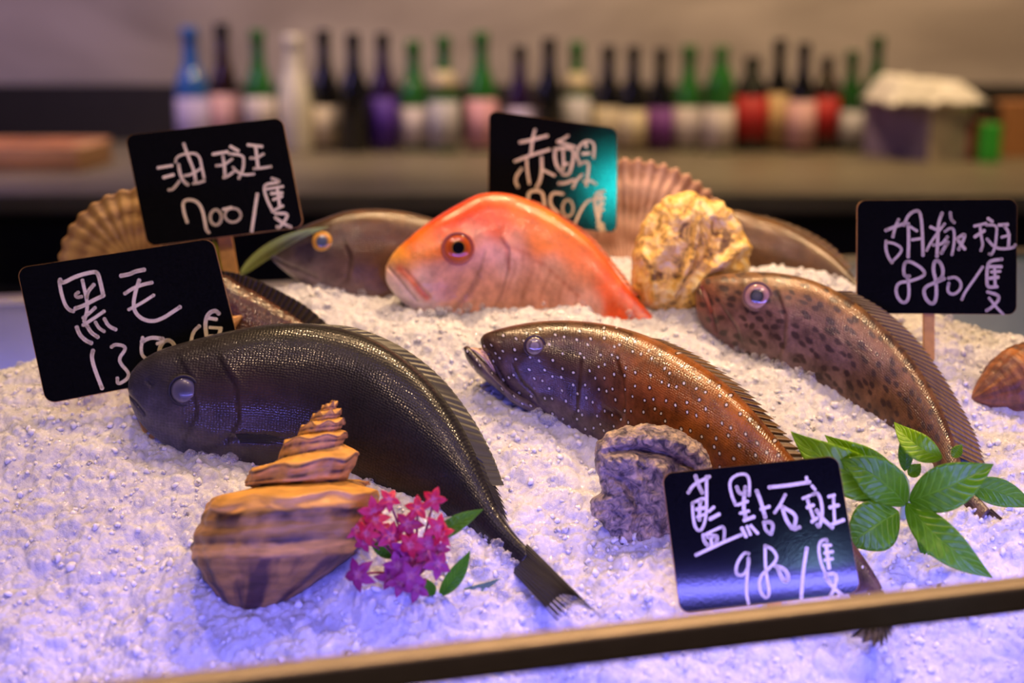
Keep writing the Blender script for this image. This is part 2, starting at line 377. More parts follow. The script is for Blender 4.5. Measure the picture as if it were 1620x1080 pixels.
Z = Z + lumps(X, Y, 5000, .0042, .35, .40) + lumps(X, Y, 34000, .0018, .35, .60) + rng.normal(0, .00012, X.shape)
verts = np.stack([X, Y, Z], -1).reshape(-1, 3)
ii = np.arange(NX * NY).reshape(NY, NX)
faces = np.stack([ii[:-1, :-1], ii[:-1, 1:], ii[1:, 1:], ii[1:, :-1]], -1).reshape(-1, 4)
me = bpy.data.meshes.new('crushed_ice'); me.vertices.add(len(verts)); me.vertices.foreach_set('co', verts.ravel())
me.loops.add(faces.size); me.loops.foreach_set('vertex_index', faces.ravel().astype(np.int32))
me.polygons.add(len(faces)); me.polygons.foreach_set('loop_start', np.arange(0, faces.size, 4, dtype=np.int32)); me.polygons.foreach_set('loop_total', np.full(len(faces), 4, np.int32))
me.polygons.foreach_set('use_smooth', [True] * len(faces)); me.update(); me.validate()
me.materials.append(M_ICE)
ice = bpy.data.objects.new('crushed_ice', me); COL.objects.link(ice)
tag(ice, 'sloping bed of crushed white ice filling the display case', 'ice', kind='stuff')

def grains(name, pts, rad, mat, sub=2, rough=0.28, squash=True):
    bm = bmesh.new(); bmesh.ops.create_icosphere(bm, subdivisions=sub, radius=1)
    base = np.array([v.co[:] for v in bm.verts]); fc = np.array([[v.index for v in f.verts] for f in bm.faces]); bm.free()
    n, k = len(pts), len(base)
    var = [base * (1 + rng.normal(0, rough, (k, 1)) * 0.6) * rng.uniform(0.65, 1.25, 3) for _ in range(12)]
    A = np.array(var)[rng.integers(0, 12, n)]
    # random rotations
    q = rng.normal(size=(n, 4)); q /= np.linalg.norm(q, axis=1, keepdims=True)
    a, b_, c, d = q.T
    R = np.stack([1 - 2 * (c * c + d * d), 2 * (b_ * c - a * d), 2 * (b_ * d + a * c), 2 * (b_ * c + a * d), 1 - 2 * (b_ * b_ + d * d), 2 * (c * d - a * b_), 2 * (b_ * d - a * c), 2 * (c * d + a * b_), 1 - 2 * (b_ * b_ + c * c)], -1).reshape(n, 3, 3)
    Vv = np.einsum('nij,nkj->nki', R, A) * np.asarray(rad)[:, None, None] + np.asarray(pts)[:, None, :]
    F = (fc[None] + (np.arange(n) * k)[:, None, None]).reshape(-1, 3)
    me = bpy.data.meshes.new(name); me.vertices.add(n * k); me.vertices.foreach_set('co', Vv.ravel())
    me.loops.add(F.size); me.loops.foreach_set('vertex_index', F.ravel().astype(np.int32))
    me.polygons.add(len(F)); me.polygons.foreach_set('loop_start', np.arange(0, F.size, 3, dtype=np.int32)); me.polygons.foreach_set('loop_total', np.full(len(F), 3, np.int32))
    me.polygons.foreach_set('use_smooth', [True] * len(F)); me.update(); me.materials.append(mat)
    o = bpy.data.objects.new(name, me); COL.objects.link(o); return o
def scatter(n, xr=(-0.55, 0.62), far=0.62, lo=0.02):
    x = rng.uniform(*xr, n); y = rl(x) + lo + rng.uniform(0, 1, n) ** 0.9 * far
    keep = (np.abs(x) < 0.40 * y / 0.9 + 0.03)
    x, y = x[keep], y[keep]
    return np.stack([x, y, zice(x, y) + zfine(x, y)], -1)
p = scatter(9000); rr = rng.lognormal(math.log(0.0016), 0.35, len(p)); p[:, 2] += rr * 0.35
rr = np.clip(rr, 0, .0034)
tag(grains('ice_granules', p, rr, M_GRAIN), 'small frosted ice granules strewn over the ice bed', 'ice', kind='stuff')
p = scatter(900); rr = rng.lognormal(math.log(0.0024), 0.35, len(p)); rr = np.clip(rr, 0, .004); p[:, 2] += rr * 0.4
CLEAR = [(p, rr)]     # clear beads; more are added along the fish
def beads(poly, n, spread=5, r=0.0027):
    """heap clear ice beads where the ice meets a fish (polyline in photo pixels)"""
    poly = np.array(poly, float); seg = np.linalg.norm(np.diff(poly, axis=0), axis=1); cs = np.r_[0, np.cumsum(seg)]
    t = rng.uniform(0, cs[-1], n); bx = np.interp(t, cs, poly[:, 0]); by = np.interp(t, cs, poly[:, 1]) + np.abs(rng.normal(0, spread, n)) - 1
    out = []
    rad = np.clip(rng.lognormal(math.log(r), 0.35, n), 0, .0045)
    for a, c, q in zip(bx, by, rad):
        w_ = P(a, c, hit(a, c)); w_[2] += q * 0.8; out.append(w_)
    CLEAR.append((np.array(out), rad))
# ------------------------------------------------------------------ fish
def polydist(px, py, poly):
    d = np.full(px.shape, 1e9)
    for (x0, y0), (x1, y1) in zip(poly[:-1], poly[1:]):
        dx, dy = x1 - x0, y1 - y0; L2 = dx * dx + dy * dy + 1e-9
        t = np.clip(((px - x0) * dx + (py - y0) * dy) / L2, 0, 1)
        d = np.minimum(d, np.hypot(px - x0 - t * dx, py - y0 - t * dy))
    return d
def smooth01(x): x = np.clip(x, 0, 1); return x * x * (3 - 2 * x)
class Fish: pass
def build_fish(name, root, st, mat, colors, grooves=(), bumps=(), rings=230, M=120, full=0.80, kd=0.55, extra=None, sig=40):
    """st rows: top x,y  bottom x,y  half thickness (m)  contact x,y (None: keep the previous depth)"""
    rows = []; last = None
    first = next(r for r in st if r[5] is not None); last = hit(first[5], first[6]) + kd * first[4]
    for r in st:
        if r[5] is not None: last = hit(r[5], r[6]) + kd * r[4]
        rows.append([r[0], r[1], r[2], r[3], r[4], last])
    rows = np.array(rows)
    # smooth the depth so that the body bends softly
    for _ in range(3): rows[1:-1, 5] = (rows[:-2, 5] + 2 * rows[1:-1, 5] + rows[2:, 5]) / 4
    R = interp_cr(rows, rings); R[:, 4] = np.maximum(R[:, 4], 0.0004)
    T = Pv(R[:, 0], R[:, 1], R[:, 5]); B = Pv(R[:, 2], R[:, 3], R[:, 5])
    C = (T + B) / 2; H = (T - B) / 2
    tang = np.gradient(C, axis=0); nn = np.cross(H, tang); nn /= np.linalg.norm(nn, axis=1, keepdims=True) + 1e-12
    s = np.sign((nn * -FWD).sum(1)); nn *= s[:, None]      # towards the viewer side of the fish
    # blend with the viewing direction for stability near the snout
    nn = nn * 0.6 - FWD * 0.4; nn /= np.linalg.norm(nn, axis=1, keepdims=True)
    a = np.linspace(0, 2 * math.pi, M, endpoint=False)
    ca, sa = np.cos(a), np.sin(a)
    prof = np.sign(sa) * np.abs(sa) ** full
    Vt = C[:, None] + H[:, None] * ca[None, :, None] + nn[:, None] * (R[:, 4, None] * prof[None])[..., None]
    f = (ca + 1) / 2
    sx = R[:, 2, None] + (R[:, 0] - R[:, 2])[:, None] * f; sy = R[:, 3, None] + (R[:, 1] - R[:, 3])[:, None] * f   # side view coordinates
    disp = np.zeros(sx.shape); side = smooth01(np.abs(sa) * 2.2)[None]
    for poly, wd, dep, kind in grooves:
        d = polydist(sx, sy, poly)
        if kind == 'groove': disp -= dep * np.exp(-(d / wd) ** 2)
        else:   # step: plate edge; inside of the polyline's left side is raised
            p_ = np.array(poly, float); best = np.full(sx.shape, 1e9); sgn = np.zeros(sx.shape); arc = np.zeros(sx.shape); m_ = len(p_) - 1
            for q_, ((ax, ay), (bx, by)) in enumerate(zip(p_[:-1], p_[1:])):
                dx, dy = bx - ax, by - ay; L2 = dx * dx + dy * dy
                t = np.clip(((sx - ax) * dx + (sy - ay) * dy) / L2, 0, 1); dd = np.hypot(sx - ax - t * dx, sy - ay - t * dy)
                c_ = ((sx - ax) * dy - (sy - ay) * dx) / math.sqrt(L2); upd = dd < best; best = np.where(upd, dd, best); sgn = np.where(upd, c_, sgn); arc = np.where(upd, (q_ + t) / m_, arc)
            tap = np.sin(math.pi * np.clip(arc, 0, 1)) ** .5 * np.exp(-np.maximum(best - np.abs(sgn), 0) / 3)
            side_ = smooth01((sgn + .8) / 1.6)
            disp += tap * dep * (np.exp(-best / (wd * 1.6)) * side_ * 1.1 - np.exp(-(best / 2.4) ** 2) * .7)
    for bx, by, rx, ry, h in bumps:
        disp += h * np.exp(-((sx - bx) / rx) ** 2 - ((sy - by) / ry) ** 2)
    sgnside = np.sign(sa)[None]
    Vt = Vt + nn[:, None] * (disp * side * sgnside)[..., None]
    # colours: inverse distance blend of sampled skin colours
    cx = np.array([c[:2] for c in colors], float); cc = np.array([c[2:5] for c in colors], float)
    wgt = np.exp(-((sx[..., None] - cx[:, 0]) ** 2 + (sy[..., None] - cx[:, 1]) ** 2) / (2 * sig ** 2)) + 1e-9 / (1 + (sx[..., None] - cx[:, 0]) ** 2 + (sy[..., None] - cx[:, 1]) ** 2)
    colr = (wgt @ cc) / wgt.sum(-1, keepdims=True)
    for poly, wd, dep, kind in grooves:      # crease shade painted into the skin along gill and mouth folds
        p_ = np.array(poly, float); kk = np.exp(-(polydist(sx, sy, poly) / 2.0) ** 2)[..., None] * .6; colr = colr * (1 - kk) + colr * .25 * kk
    if extra: colr = extra(sx, sy, colr, ca, sa)
    u = np.r_[0, np.cumsum(np.linalg.norm(np.diff(C, axis=0), axis=1))]
    Hl = np.linalg.norm(H, axis=1)
    UV = np.stack([np.broadcast_to(u[:, None], sx.shape), ca[None] * Hl[:, None] + 0 * sx + (sgnside < 0) * 0.31], -1)
    n = rings
    idx = np.arange(n * M).reshape(n, M)
    q = np.stack([idx[:-1], np.roll(idx[:-1], -1, 1), np.roll(idx[1:], -1, 1), idx[1:]], -1).reshape(-1, 4)
    V_ = Vt.reshape(-1, 3)
    verts = np.vstack([V_, Vt[0].mean(0), Vt[-1].mean(0)])
    faces = [tuple(x) for x in q] + [(n * M, (j + 1) % M, j) for j in range(M)] + [(n * M + 1, (n - 1) * M + j, (n - 1) * M + (j + 1) % M) for j in range(M)]
    uvs = np.vstack([UV.reshape(-1, 2), UV[0].mean(0), UV[-1].mean(0)])
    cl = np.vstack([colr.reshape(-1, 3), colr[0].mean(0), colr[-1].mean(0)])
    F = Fish(); F.V = Vt; F.sx = sx; F.sy = sy; F.nn = nn; F.R = R; F.sa = sa; F.root = root; F.C = C
    F.verts, F.faces, F.uvs, F.cols = verts, faces, uvs, cl
    F.mat = mat; F.name = name
    return F
def finish_body(F, more=()):
    """more: extra lofts (jaw) joined into the same body mesh"""
    v, f, uv, c = F.verts, list(F.faces), F.uvs, F.cols
    for G in more:
        k = len(v); v = np.vstack([v, G.verts]); f += [tuple(i + k for i in q) for q in G.faces]; uv = np.vstack([uv, G.uvs]); c = np.vstack([c, G.cols])
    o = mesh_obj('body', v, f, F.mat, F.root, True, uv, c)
    bm = bmesh.new(); bm.from_mesh(o.data); bmesh.ops.recalc_face_normals(bm, faces=bm.faces); bm.to_mesh(o.data); bm.free()
    return o
def surf(F, px, py):
    vis = np.where(F.sa > 0.05)[0]
    # project actual vertices
    V = F.V[:, vis]; rel = V - CAM; d = rel @ FWD; x = 810 + FPX * (rel @ RGT) / d; y = 540 - FPX * (rel @ UPV) / d
    k = np.argmin((x - px) ** 2 + (y - py) ** 2); i, j = divmod(k, len(vis))
    return V[i, j], F.nn[i], d[i, j]
def eye(F, px, py, rpx, mat, flat=0.45, sink=0.3, label=None, rim=None):
    p, n, d = surf(F, px, py); r = rpx * d / FPX
    bm = bmesh.new(); bmesh.ops.create_uvsphere(bm, u_segments=40, v_segments=24, radius=1)
    for v in bm.verts: v.co.z *= flat
    o = bm_obj('eye', bm, mat, F.root, True)
    rot = Vector(n).to_track_quat('Z', 'Y').to_matrix().to_4x4()
    o.matrix_world = Matrix.Translation(Vector(p) - Vector(n) * r * flat * sink) @ rot @ Matrix.Diagonal((r, r, r, 1))
    if label: o['label'] = label
    if rim:
        bm = bmesh.new(); A, Bn = 44, 10
        vv = [[bm.verts.new(((1.06 + 0.11 * math.cos(2 * math.pi * j / Bn)) * math.cos(2 * math.pi * i / A), (1.06 + 0.11 * math.cos(2 * math.pi * j / Bn)) * math.sin(2 * math.pi * i / A), 0.12 + 0.12 * math.sin(2 * math.pi * j / Bn))) for j in range(Bn)] for i in range(A)]
        for i in range(A):
            for j in range(Bn): bm.faces.new((vv[i][j], vv[(i + 1) % A][j], vv[(i + 1) % A][(j + 1) % Bn], vv[i][(j + 1) % Bn]))
        e = bm_obj('eye_rim', bm, rim, o, True)
    return o
def fin(F, name, base, tip, mat, rays=26, amp=0.0004, jag=0.12, thick=0.0007, doff=0.0, dtip=0.0, nv=12, power=1.0, split=0.0, label=None):
    """membrane between two pixel polylines with raised rays and a jagged edge"""
    nu = rays * 6 + 1
    bp = interp_cr(base, nu); tp = interp_cr(tip, nu)
    Rr = F.R; mid = (Rr[:, :2] + Rr[:, 2:4]) / 2
    def dep(x, y):
        dd = np.minimum(np.hypot(Rr[:, 0] - x, Rr[:, 1] - y), np.hypot(mid[:, 0] - x, mid[:, 1] - y)); k = np.argsort(dd)[:6]; return Rr[k, 5].mean()
    db = np.array([dep(*q) for q in bp]); ker = np.ones(9) / 9; db = np.convolve(np.pad(db, 4, 'edge'), ker, 'valid')
    vs_, uv_ = [], []
    ph = np.linspace(0, rays, nu)
    for j in range(nv + 1):
        t = j / nv
        edge = 1 - jag * (1 - (ph % 1.0)) * (t ** 2)
        tt = t * edge
        x = bp[:, 0] + (tp[:, 0] - bp[:, 0]) * tt; y = bp[:, 1] + (tp[:, 1] - bp[:, 1]) * tt
        w_ = Pv(x, y, db + doff + dtip * t) - FWD * (amp * np.cos(2 * math.pi * ph) * (1 - 0.4 * t))[:, None]
        vs_.append(w_); uv_.append(np.stack([ph / rays, np.full(nu, t)], -1))
    Vf = np.array(vs_).reshape(-1, 3); Vb = Vf + FWD * thick
    m_ = (nv + 1) * nu; idx = np.arange(m_).reshape(nv + 1, nu); fs = []
    for j in range(nv):
        for i in range(nu - 1):
            if split and j >= nv * (1 - split) and (i % 6 in (2, 3)) : continue
            fs.append((idx[j, i], idx[j, i + 1], idx[j + 1, i + 1], idx[j + 1, i])); fs.append((idx[j, i] + m_, idx[j + 1, i] + m_, idx[j + 1, i + 1] + m_, idx[j, i + 1] + m_))
    for i in range(nu - 1): fs.append((idx[nv, i], idx[nv, i + 1], idx[nv, i + 1] + m_, idx[nv, i] + m_))
    for j in range(nv):
        for e in (0, nu - 1): fs.append((idx[j, e], idx[j + 1, e], idx[j + 1, e] + m_, idx[j, e] + m_))
    uu = np.array(uv_).reshape(-1, 2)
    o = mesh_obj(name, np.vstack([Vf, Vb]), fs, mat, F.root, True, np.vstack([uu, uu]))
    if label: o['label'] = label
    return o
def fish_root(px, py, label, group=None):
    return empty('whole_fish', P(px, py, hit(px, py)), label, 'fish', group)

# --- black sea chub, front left
rt = fish_root(420, 740, 'large whole black fish with a cloudy eye and forked tail, lying across the ice front')
st = [(205, 598, 206, 612, .002, None, None), (212, 584, 207, 632, .010, None, None), (228, 568, 220, 662, .017, None, None), (258, 552, 250, 694, .024, 290, 716),
      (312, 536, 300, 722, .030, 310, 720), (370, 522, 358, 746, .034, 365, 722), (440, 512, 424, 764, .036, 413, 715), (508, 514, 488, 780, .036, 490, 720), (572, 529, 543, 796, .035, 560, 727),
      (630, 560, 590, 812, .033, 630, 750), (682, 606, 636, 826, .029, 673, 772), (722, 662, 684, 838, .024, 716, 806), (750, 716, 722, 845, .018, 745, 822), (772, 768, 750, 852, .013, 766, 836),
      (792, 812, 773, 864, .009, 788, 855), (815, 845, 796, 884, .006, 806, 880), (840, 872, 820, 904, .004, 828, 905)]
BLK = (0.012, 0.011, 0.011)
cols = [(210, 600, 0.031, 0.028, 0.046), (220, 650, 0.081, 0.074, 0.099), (260, 690, 0.093, 0.084, 0.099), (250, 560, 0.025, 0.022, 0.022), (330, 690, 0.074, 0.065, 0.068), (400, 700, 0.046, 0.040, 0.043), (350, 640, 0.056, 0.031, 0.025),
        (420, 640, 0.050, 0.026, 0.020), (350, 560, 0.014, 0.012, 0.011), (450, 530, 0.011, 0.011, 0.009), (450, 690, 0.031, 0.026, 0.026), (520, 620, 0.022, 0.016, 0.014), (520, 720, 0.022, 0.019, 0.019), (600, 600, *BLK), (620, 720, *BLK), (700, 700, *BLK), (760, 800, *BLK), (820, 870, 0.012, 0.011, 0.011)]
F1 = build_fish('black', rt, st, fish_mat('black_scaly_skin', 'black'), cols, rings=260, M=132, sig=38,
    grooves=[([(206, 622), (222, 634), (238, 652)], 2.4, .0022, 'groove'), ([(290, 560), (318, 600), (325, 650), (300, 700)], 7, .0009, 'step'),
             ([(355, 560), (388, 610), (392, 660), (370, 696), (330, 708)], 8, .0016, 'step'), ([(372, 690), (410, 688), (450, 687), (480, 690)], 3.0, .0022, 'groove'), ([(244, 602), (252, 608)], 3, .0014, 'groove')],
    bumps=[(290, 618, 26, 22, .0022), (214, 610, 12, 14, .001), (300, 670, 40, 30, .0012), (230, 640, 14, 14, .001)])
finish_body(F1)
eye(F1, 290, 619, 22, eye_mat('cloudy_lens', [(0, (.06, .055, .07)), (0.45, (.085, .08, .10)), (0.75, (.12, .11, .135)), (0.9, (.05, .045, .055)), (1, (.03, .026, .035))], rough=.3, coat=.3), flat=.42, sink=.55, label='cloudy grey eye', rim=simple('dark_eye_skin', (.03, .027, .035), .6, spec=.2))
FIN_D = fin_mat('dark_fin', (.006, .006, .006), (.02, .018, .018), 30, .1)
fin(F1, 'dorsal_fin', [(470, 512), (540, 520), (610, 548), (668, 592), (712, 645), (745, 708), (772, 768)], [(490, 511), (566, 519), (640, 551), (700, 599), (745, 657), (777, 714), (798, 768)], FIN_D, rays=34, jag=.04, amp=.0001, doff=.002)
fin(F1, 'second_dorsal_fin', [(746, 716), (760, 745), (775, 775), (788, 805)], [(784, 745), (790, 772), (800, 800), (806, 828)], FIN_D, rays=9, jag=.35, doff=-.001)
fin(F1, 'tail_fin', [(834, 860), (826, 874), (816, 886), (806, 898)], [(962, 986), (938, 968), (912, 962), (884, 985)], FIN_D, rays=14, jag=.10, dtip=-.085, doff=-.002, nv=24, split=.28)
pf = fin(F1, 'pectoral_fin', [(372, 686), (376, 692), (380, 700)], [(478, 684), (474, 694), (455, 702)], FIN_D, rays=10, jag=.05, doff=-.0335, dtip=-.001)
# --- red snapper, centre
rt = fish_root(760, 480, 'red orange snapper with pale pink belly, head raised on the ice mound')
st = [(617, 408, 610, 424, .003, None, None), (626, 396, 613, 450, .010, None, None), (646, 377, 640, 481, .017, None, None), (676, 353, 676, 505, .022, 672, 499), (716, 328, 718, 516, .026, 713, 489), (760, 307, 760, 524, .028, 787, 476),
      (805, 307, 795, 535, .029, 817, 468), (850, 323, 828, 545, .028, 876, 470), (890, 346, 862, 550, .026, 905, 472), (926, 373, 895, 550, .022, 921, 474), (956, 405, 925, 550, .018, 950, 484), (985, 444, 960, 550, .013, 980, 495), (1010, 474, 985, 552, .009, 1000, 502), (1032, 500, 1012, 560, .005, 1015, 510)]
O1 = (.86, .12, .0); RD = (.72, .035, .0); PK = (.66, .31, .20); WH = (.85, .68, .64); YE = (.90, .30, .01)
cols = [(622, 402, .85, .42, .04), (640, 420, *YE), (668, 400, .85, .22, .01), (690, 380, *O1), (648, 380, *O1), (700, 345, *RD), (740, 330, *RD), (780, 320, .85, .10, .015), (780, 360, .80, .09, .02), (830, 340, .82, .15, .015), (870, 370, .80, .18, .015), (900, 400, .78, .17, .02), (850, 385, .80, .20, .03), (930, 420, .78, .14, .02), (960, 440, .75, .09, .015), (1000, 480, .72, .07, .01), (920, 440, .75, .30, .16), (880, 430, .75, .40, .25),
        (612, 440, *WH), (630, 470, *WH), (670, 490, *WH), (700, 470, *PK), (690, 440, *PK), (730, 460, *PK), (760, 430, *PK), (780, 470, *PK), (800, 420, .74, .42, .32), (840, 440, *PK), (880, 460, *PK), (920, 470, .75, .4, .3), (760, 400, .80, .42, .34), (810, 395, .80, .36, .22), (740, 385, .78, .30, .16), (790, 545, *WH), (900, 545, *WH), (660, 440, .84, .58, .48)]
def snx(sx, sy, c, ca, sa):
    reg = smooth01((sx - 785) / 20) * smooth01((sy - 398 - np.maximum(sx - 840, 0) * .75) / 14)   # ragged brown streaks on the flank
    stk = np.clip(np.sin(sx * .42 + 2 * np.sin(sy * .07) + sy * .05) + .6 * np.sin(sx * .19 + sy * .11 + 1), 0, 2) / 2
    kq = (reg * stk * .55)[..., None]; c = c * (1 - kq) + np.array((.34, .11, .05)) * kq
    d = polydist(sx, sy, [(632, 425), (648, 442), (662, 462), (672, 472)]); k = np.exp(-(d / 5.5) ** 2)[..., None]; c = c * (1 - k) + np.array((.72, .16, .07)) * k
    d = polydist(sx, sy, [(800, 395), (830, 403), (865, 425), (900, 455), (920, 472)]); k = (0.6 * np.exp(-(d / 1.8) ** 2))[..., None]; c = c * (1 - k) + np.array((.45, .10, .05)) * k
    d = polydist(sx, sy, [(768, 330), (780, 350), (788, 372), (796, 395), (802, 430)]); k = (0.4 * np.exp(-(d / 3.0) ** 2))[..., None]; return c * (1 - k) + np.array((.5, .06, .03)) * k
F2 = build_fish('snapper', rt, st, fish_mat('red_snapper_skin', 'snapper'), cols, rings=260, M=132, sig=15, extra=snx,
    grooves=[([(616, 424), (630, 440), (645, 460), (658, 476)], 2.6, .0026, 'groove'), ([(640, 428), (655, 446), (668, 462), (676, 470)], 2.2, .0012, 'groove'), ([(762, 398), (752, 430), (735, 462), (708, 492)], 7, .0018, 'step'),
             ([(786, 380), (802, 398), (800, 430), (790, 462), (775, 490)], 8, .0018, 'step'), ([(752, 440), (738, 465), (715, 490)], 2.4, .0012, 'groove')],
    bumps=[(727, 392, 28, 28, .0022), (655, 452, 16, 10, .0012), (690, 350, 30, 20, .001)])
finish_body(F2)
eye(F2, 725, 392, 23, eye_mat('snapper_eye', [(0, (.004, .004, .005)), (0.42, (.004, .004, .005)), (0.47, (.50, .20, .02)), (0.52, (.38, .05, .01)), (0.78, (.60, .11, .01)), (0.93, (.55, .13, .05)), (1, (.08, .02, .02))], coat=.3), flat=.42, sink=.25, label='orange eye with a black pupil', rim=simple('eye_socket_skin', (.42, .10, .05), .35))
fin(F2, 'dorsal_fin', [(830, 314), (880, 340), (925, 371), (965, 416), (1005, 468)], [(850, 318), (900, 346), (940, 377), (978, 422), (1012, 468)], fin_mat('red_fin', (.6, .10, .03), (.8, .3, .12), 26), rays=20, jag=.3, doff=.001)
# --- blue spotted coral grouper, centre front
rt = fish_root(980, 680, 'dark brown grouper with small white dots and open mouth, behind the price sign 980')
st = [(760, 536, 763, 554, .004, None, None), (767, 528, 778, 582, .010, None, None), (786, 521, 800, 616, .017, None, None), (815, 514, 835, 642, .023, None, None), (855, 508, 868, 668, .028, 860, 662), (905, 507, 902, 694, .032, 905, 667), (960, 513, 945, 722, .034, 960, 674),
      (1015, 528, 985, 752, .034, 1000, 690), (1066, 551, 1022, 782, .033, 1035, 730), (1113, 580, 1062, 810, .031, 1080, 770), (1156, 614, 1106, 835, .028, 1125, 805), (1196, 655, 1150, 860, .025, 1170, 838), (1236, 702, 1195, 882, .021, 1210, 865), (1276, 750, 1238, 902, .017, 1250, 890),
      (1312, 800, 1276, 918, .013, 1290, 908), (1343, 848, 1310, 932, .010, 1320, 925), (1370, 886, 1340, 950, .008, 1350, 945), (1390, 918, 1365, 970, .006, 1375, 968), (1402, 945, 1378, 990, .005, 1385, 985)]
DB = (.05, .028, .022); PU = (.085, .055, .06); RB = (.13, .032, .008); OR = (.24, .075, .010)
cols = [(765, 545, .06, .03, .02), (790, 530, .07, .04, .025), (850, 520, .08, .045, .02), (800, 600, *PU), (850, 640, .10, .065, .07), (900, 660, *PU), (850, 580, *DB), (900, 560, .06, .03, .018), (950, 640, *DB), (930, 600, *DB), (960, 530, .10, .045, .018), (1010, 560, .17, .06, .02), (990, 620, .10, .04, .02), (1030, 620, *RB), (1050, 580, *OR), (1080, 640, *RB), (1040, 680, .14, .05, .022), (1120, 620, *OR), (1150, 680, *OR), (1120, 720, *RB), (1200, 700, *OR), (1180, 760, *RB), (1300, 850, .14, .06, .03), (1380, 940, .08, .045, .035)]
F3 = build_fish('dots', rt, st, fish_mat('dotted_grouper_skin', 'dots'), cols, rings=280, M=132, sig=30,
    grooves=[([(776, 560), (792, 590), (808, 622), (818, 640)], 3.0, .0022, 'groove'), ([(811, 575), (823, 600), (845, 622), (852, 636)], 6, .0020, 'step'), ([(925, 560), (920, 610), (917, 645), (906, 664)], 7, .0016, 'step'), ([(962, 645), (985, 652), (1006, 658)], 3, .002, 'groove'), ([(985, 560), (1005, 600), (1012, 640), (1000, 662)], 8, .0013, 'step')],
    bumps=[(846, 548, 26, 22, .0022), (790, 560, 20, 18, .0008)])
# lower jaw lofted forward of the head, in the same mesh
jst = [(733, 549, 734, 556, .004, None, None), (740, 547, 738, 569, .009, None, None), (752, 556, 752, 588, .013, None, None), (768, 572, 770, 604, .016, None, None), (786, 592, 792, 622, .018, None, None), (806, 612, 814, 641, .019, None, None), (830, 625, 842, 655, .018, 860, 664), (860, 632, 872, 664, .012, None, None)]
J3 = build_fish('jaw', rt, jst, None, [(740, 555, .05, .03, .03), (790, 610, .12, .085, .09), (840, 640, .11, .08, .085)], rings=60, M=60, sig=30)
dj = F3.R[0, 5] - J3.R[:, 5].mean(); J3.verts = J3.verts + dj * 1.0 * FWD
finish_body(F3, [J3])
MO = simple('pale_mouth_flesh', (.62, .42, .32), .3, noise_amt=.3, nscale=260, bump=.4)
dm = F3.R[2, 5]
vs_ = []; A = [(741, 552), (752, 556), (765, 568), (777, 584), (788, 600)]; Bq = [(762, 551), (770, 560), (776, 572), (784, 586), (791, 600)]
mr = interp_cr([(a[0], a[1], b_[0], b_[1]) for a, b_ in zip(A, Bq)], 30); mv, mf = [], []
for i, q in enumerate(mr):
    for j in range(9):
        t = j / 8; mv.append(P(q[0] + (q[2] - q[0]) * t, q[1] + (q[3] - q[1]) * t + 1.0 * math.sin(i * 2.4) * (j > 5), dm - 0.006 * math.sin(math.pi * i / 29) - 0.004 + 0.003 * math.sin(math.pi * t)))
for i in range(29):
    for j in range(8): mf.append((i * 9 + j, i * 9 + j + 1, (i + 1) * 9 + j + 1, (i + 1) * 9 + j))
o = mesh_obj('mouth_lining', mv, mf, MO, rt); sm = o.modifiers.new('thickness', 'SOLIDIFY'); sm.thickness = .0012; o['label'] = 'pale toothed mouth lining'
CL = eye_mat('glassy_lens', [(0, (.22, .18, .17)), (0.35, (.30, .25, .25)), (0.5, (.10, .08, .08)), (0.75, (.22, .18, .18)), (0.88, (.12, .08, .07)), (1, (.03, .02, .02))], coat=1.0)
eye(F3, 846, 547, 15.5, CL, flat=.6, sink=.2, label='glassy grey eye', rim=simple('grouper_eye_skin', (.05, .03, .028), .3))
FB = fin_mat('brown_fin', (.03, .014, .006), (.16, .075, .022), 24)
fin(F3, 'dorsal_fin', [(1030, 534), (1070, 553), (1115, 581), (1156, 614), (1196, 655), (1236, 702), (1276, 750)], [(1052, 537), (1100, 558), (1146, 587), (1190, 622), (1226, 662), (1262, 704), (1296, 750)], FB, rays=22, jag=.40, doff=.001)
fin(F3, 'tail_fin', [(1402, 942), (1394, 960), (1386, 975), (1378, 988)], [(1416, 985), (1412, 1012), (1388, 1028), (1340, 1008)], fin_mat('dark_tail_fin', (.012, .009, .012), (.12, .10, .09), 9), rays=8, jag=.3, dtip=-.045, doff=-.008)
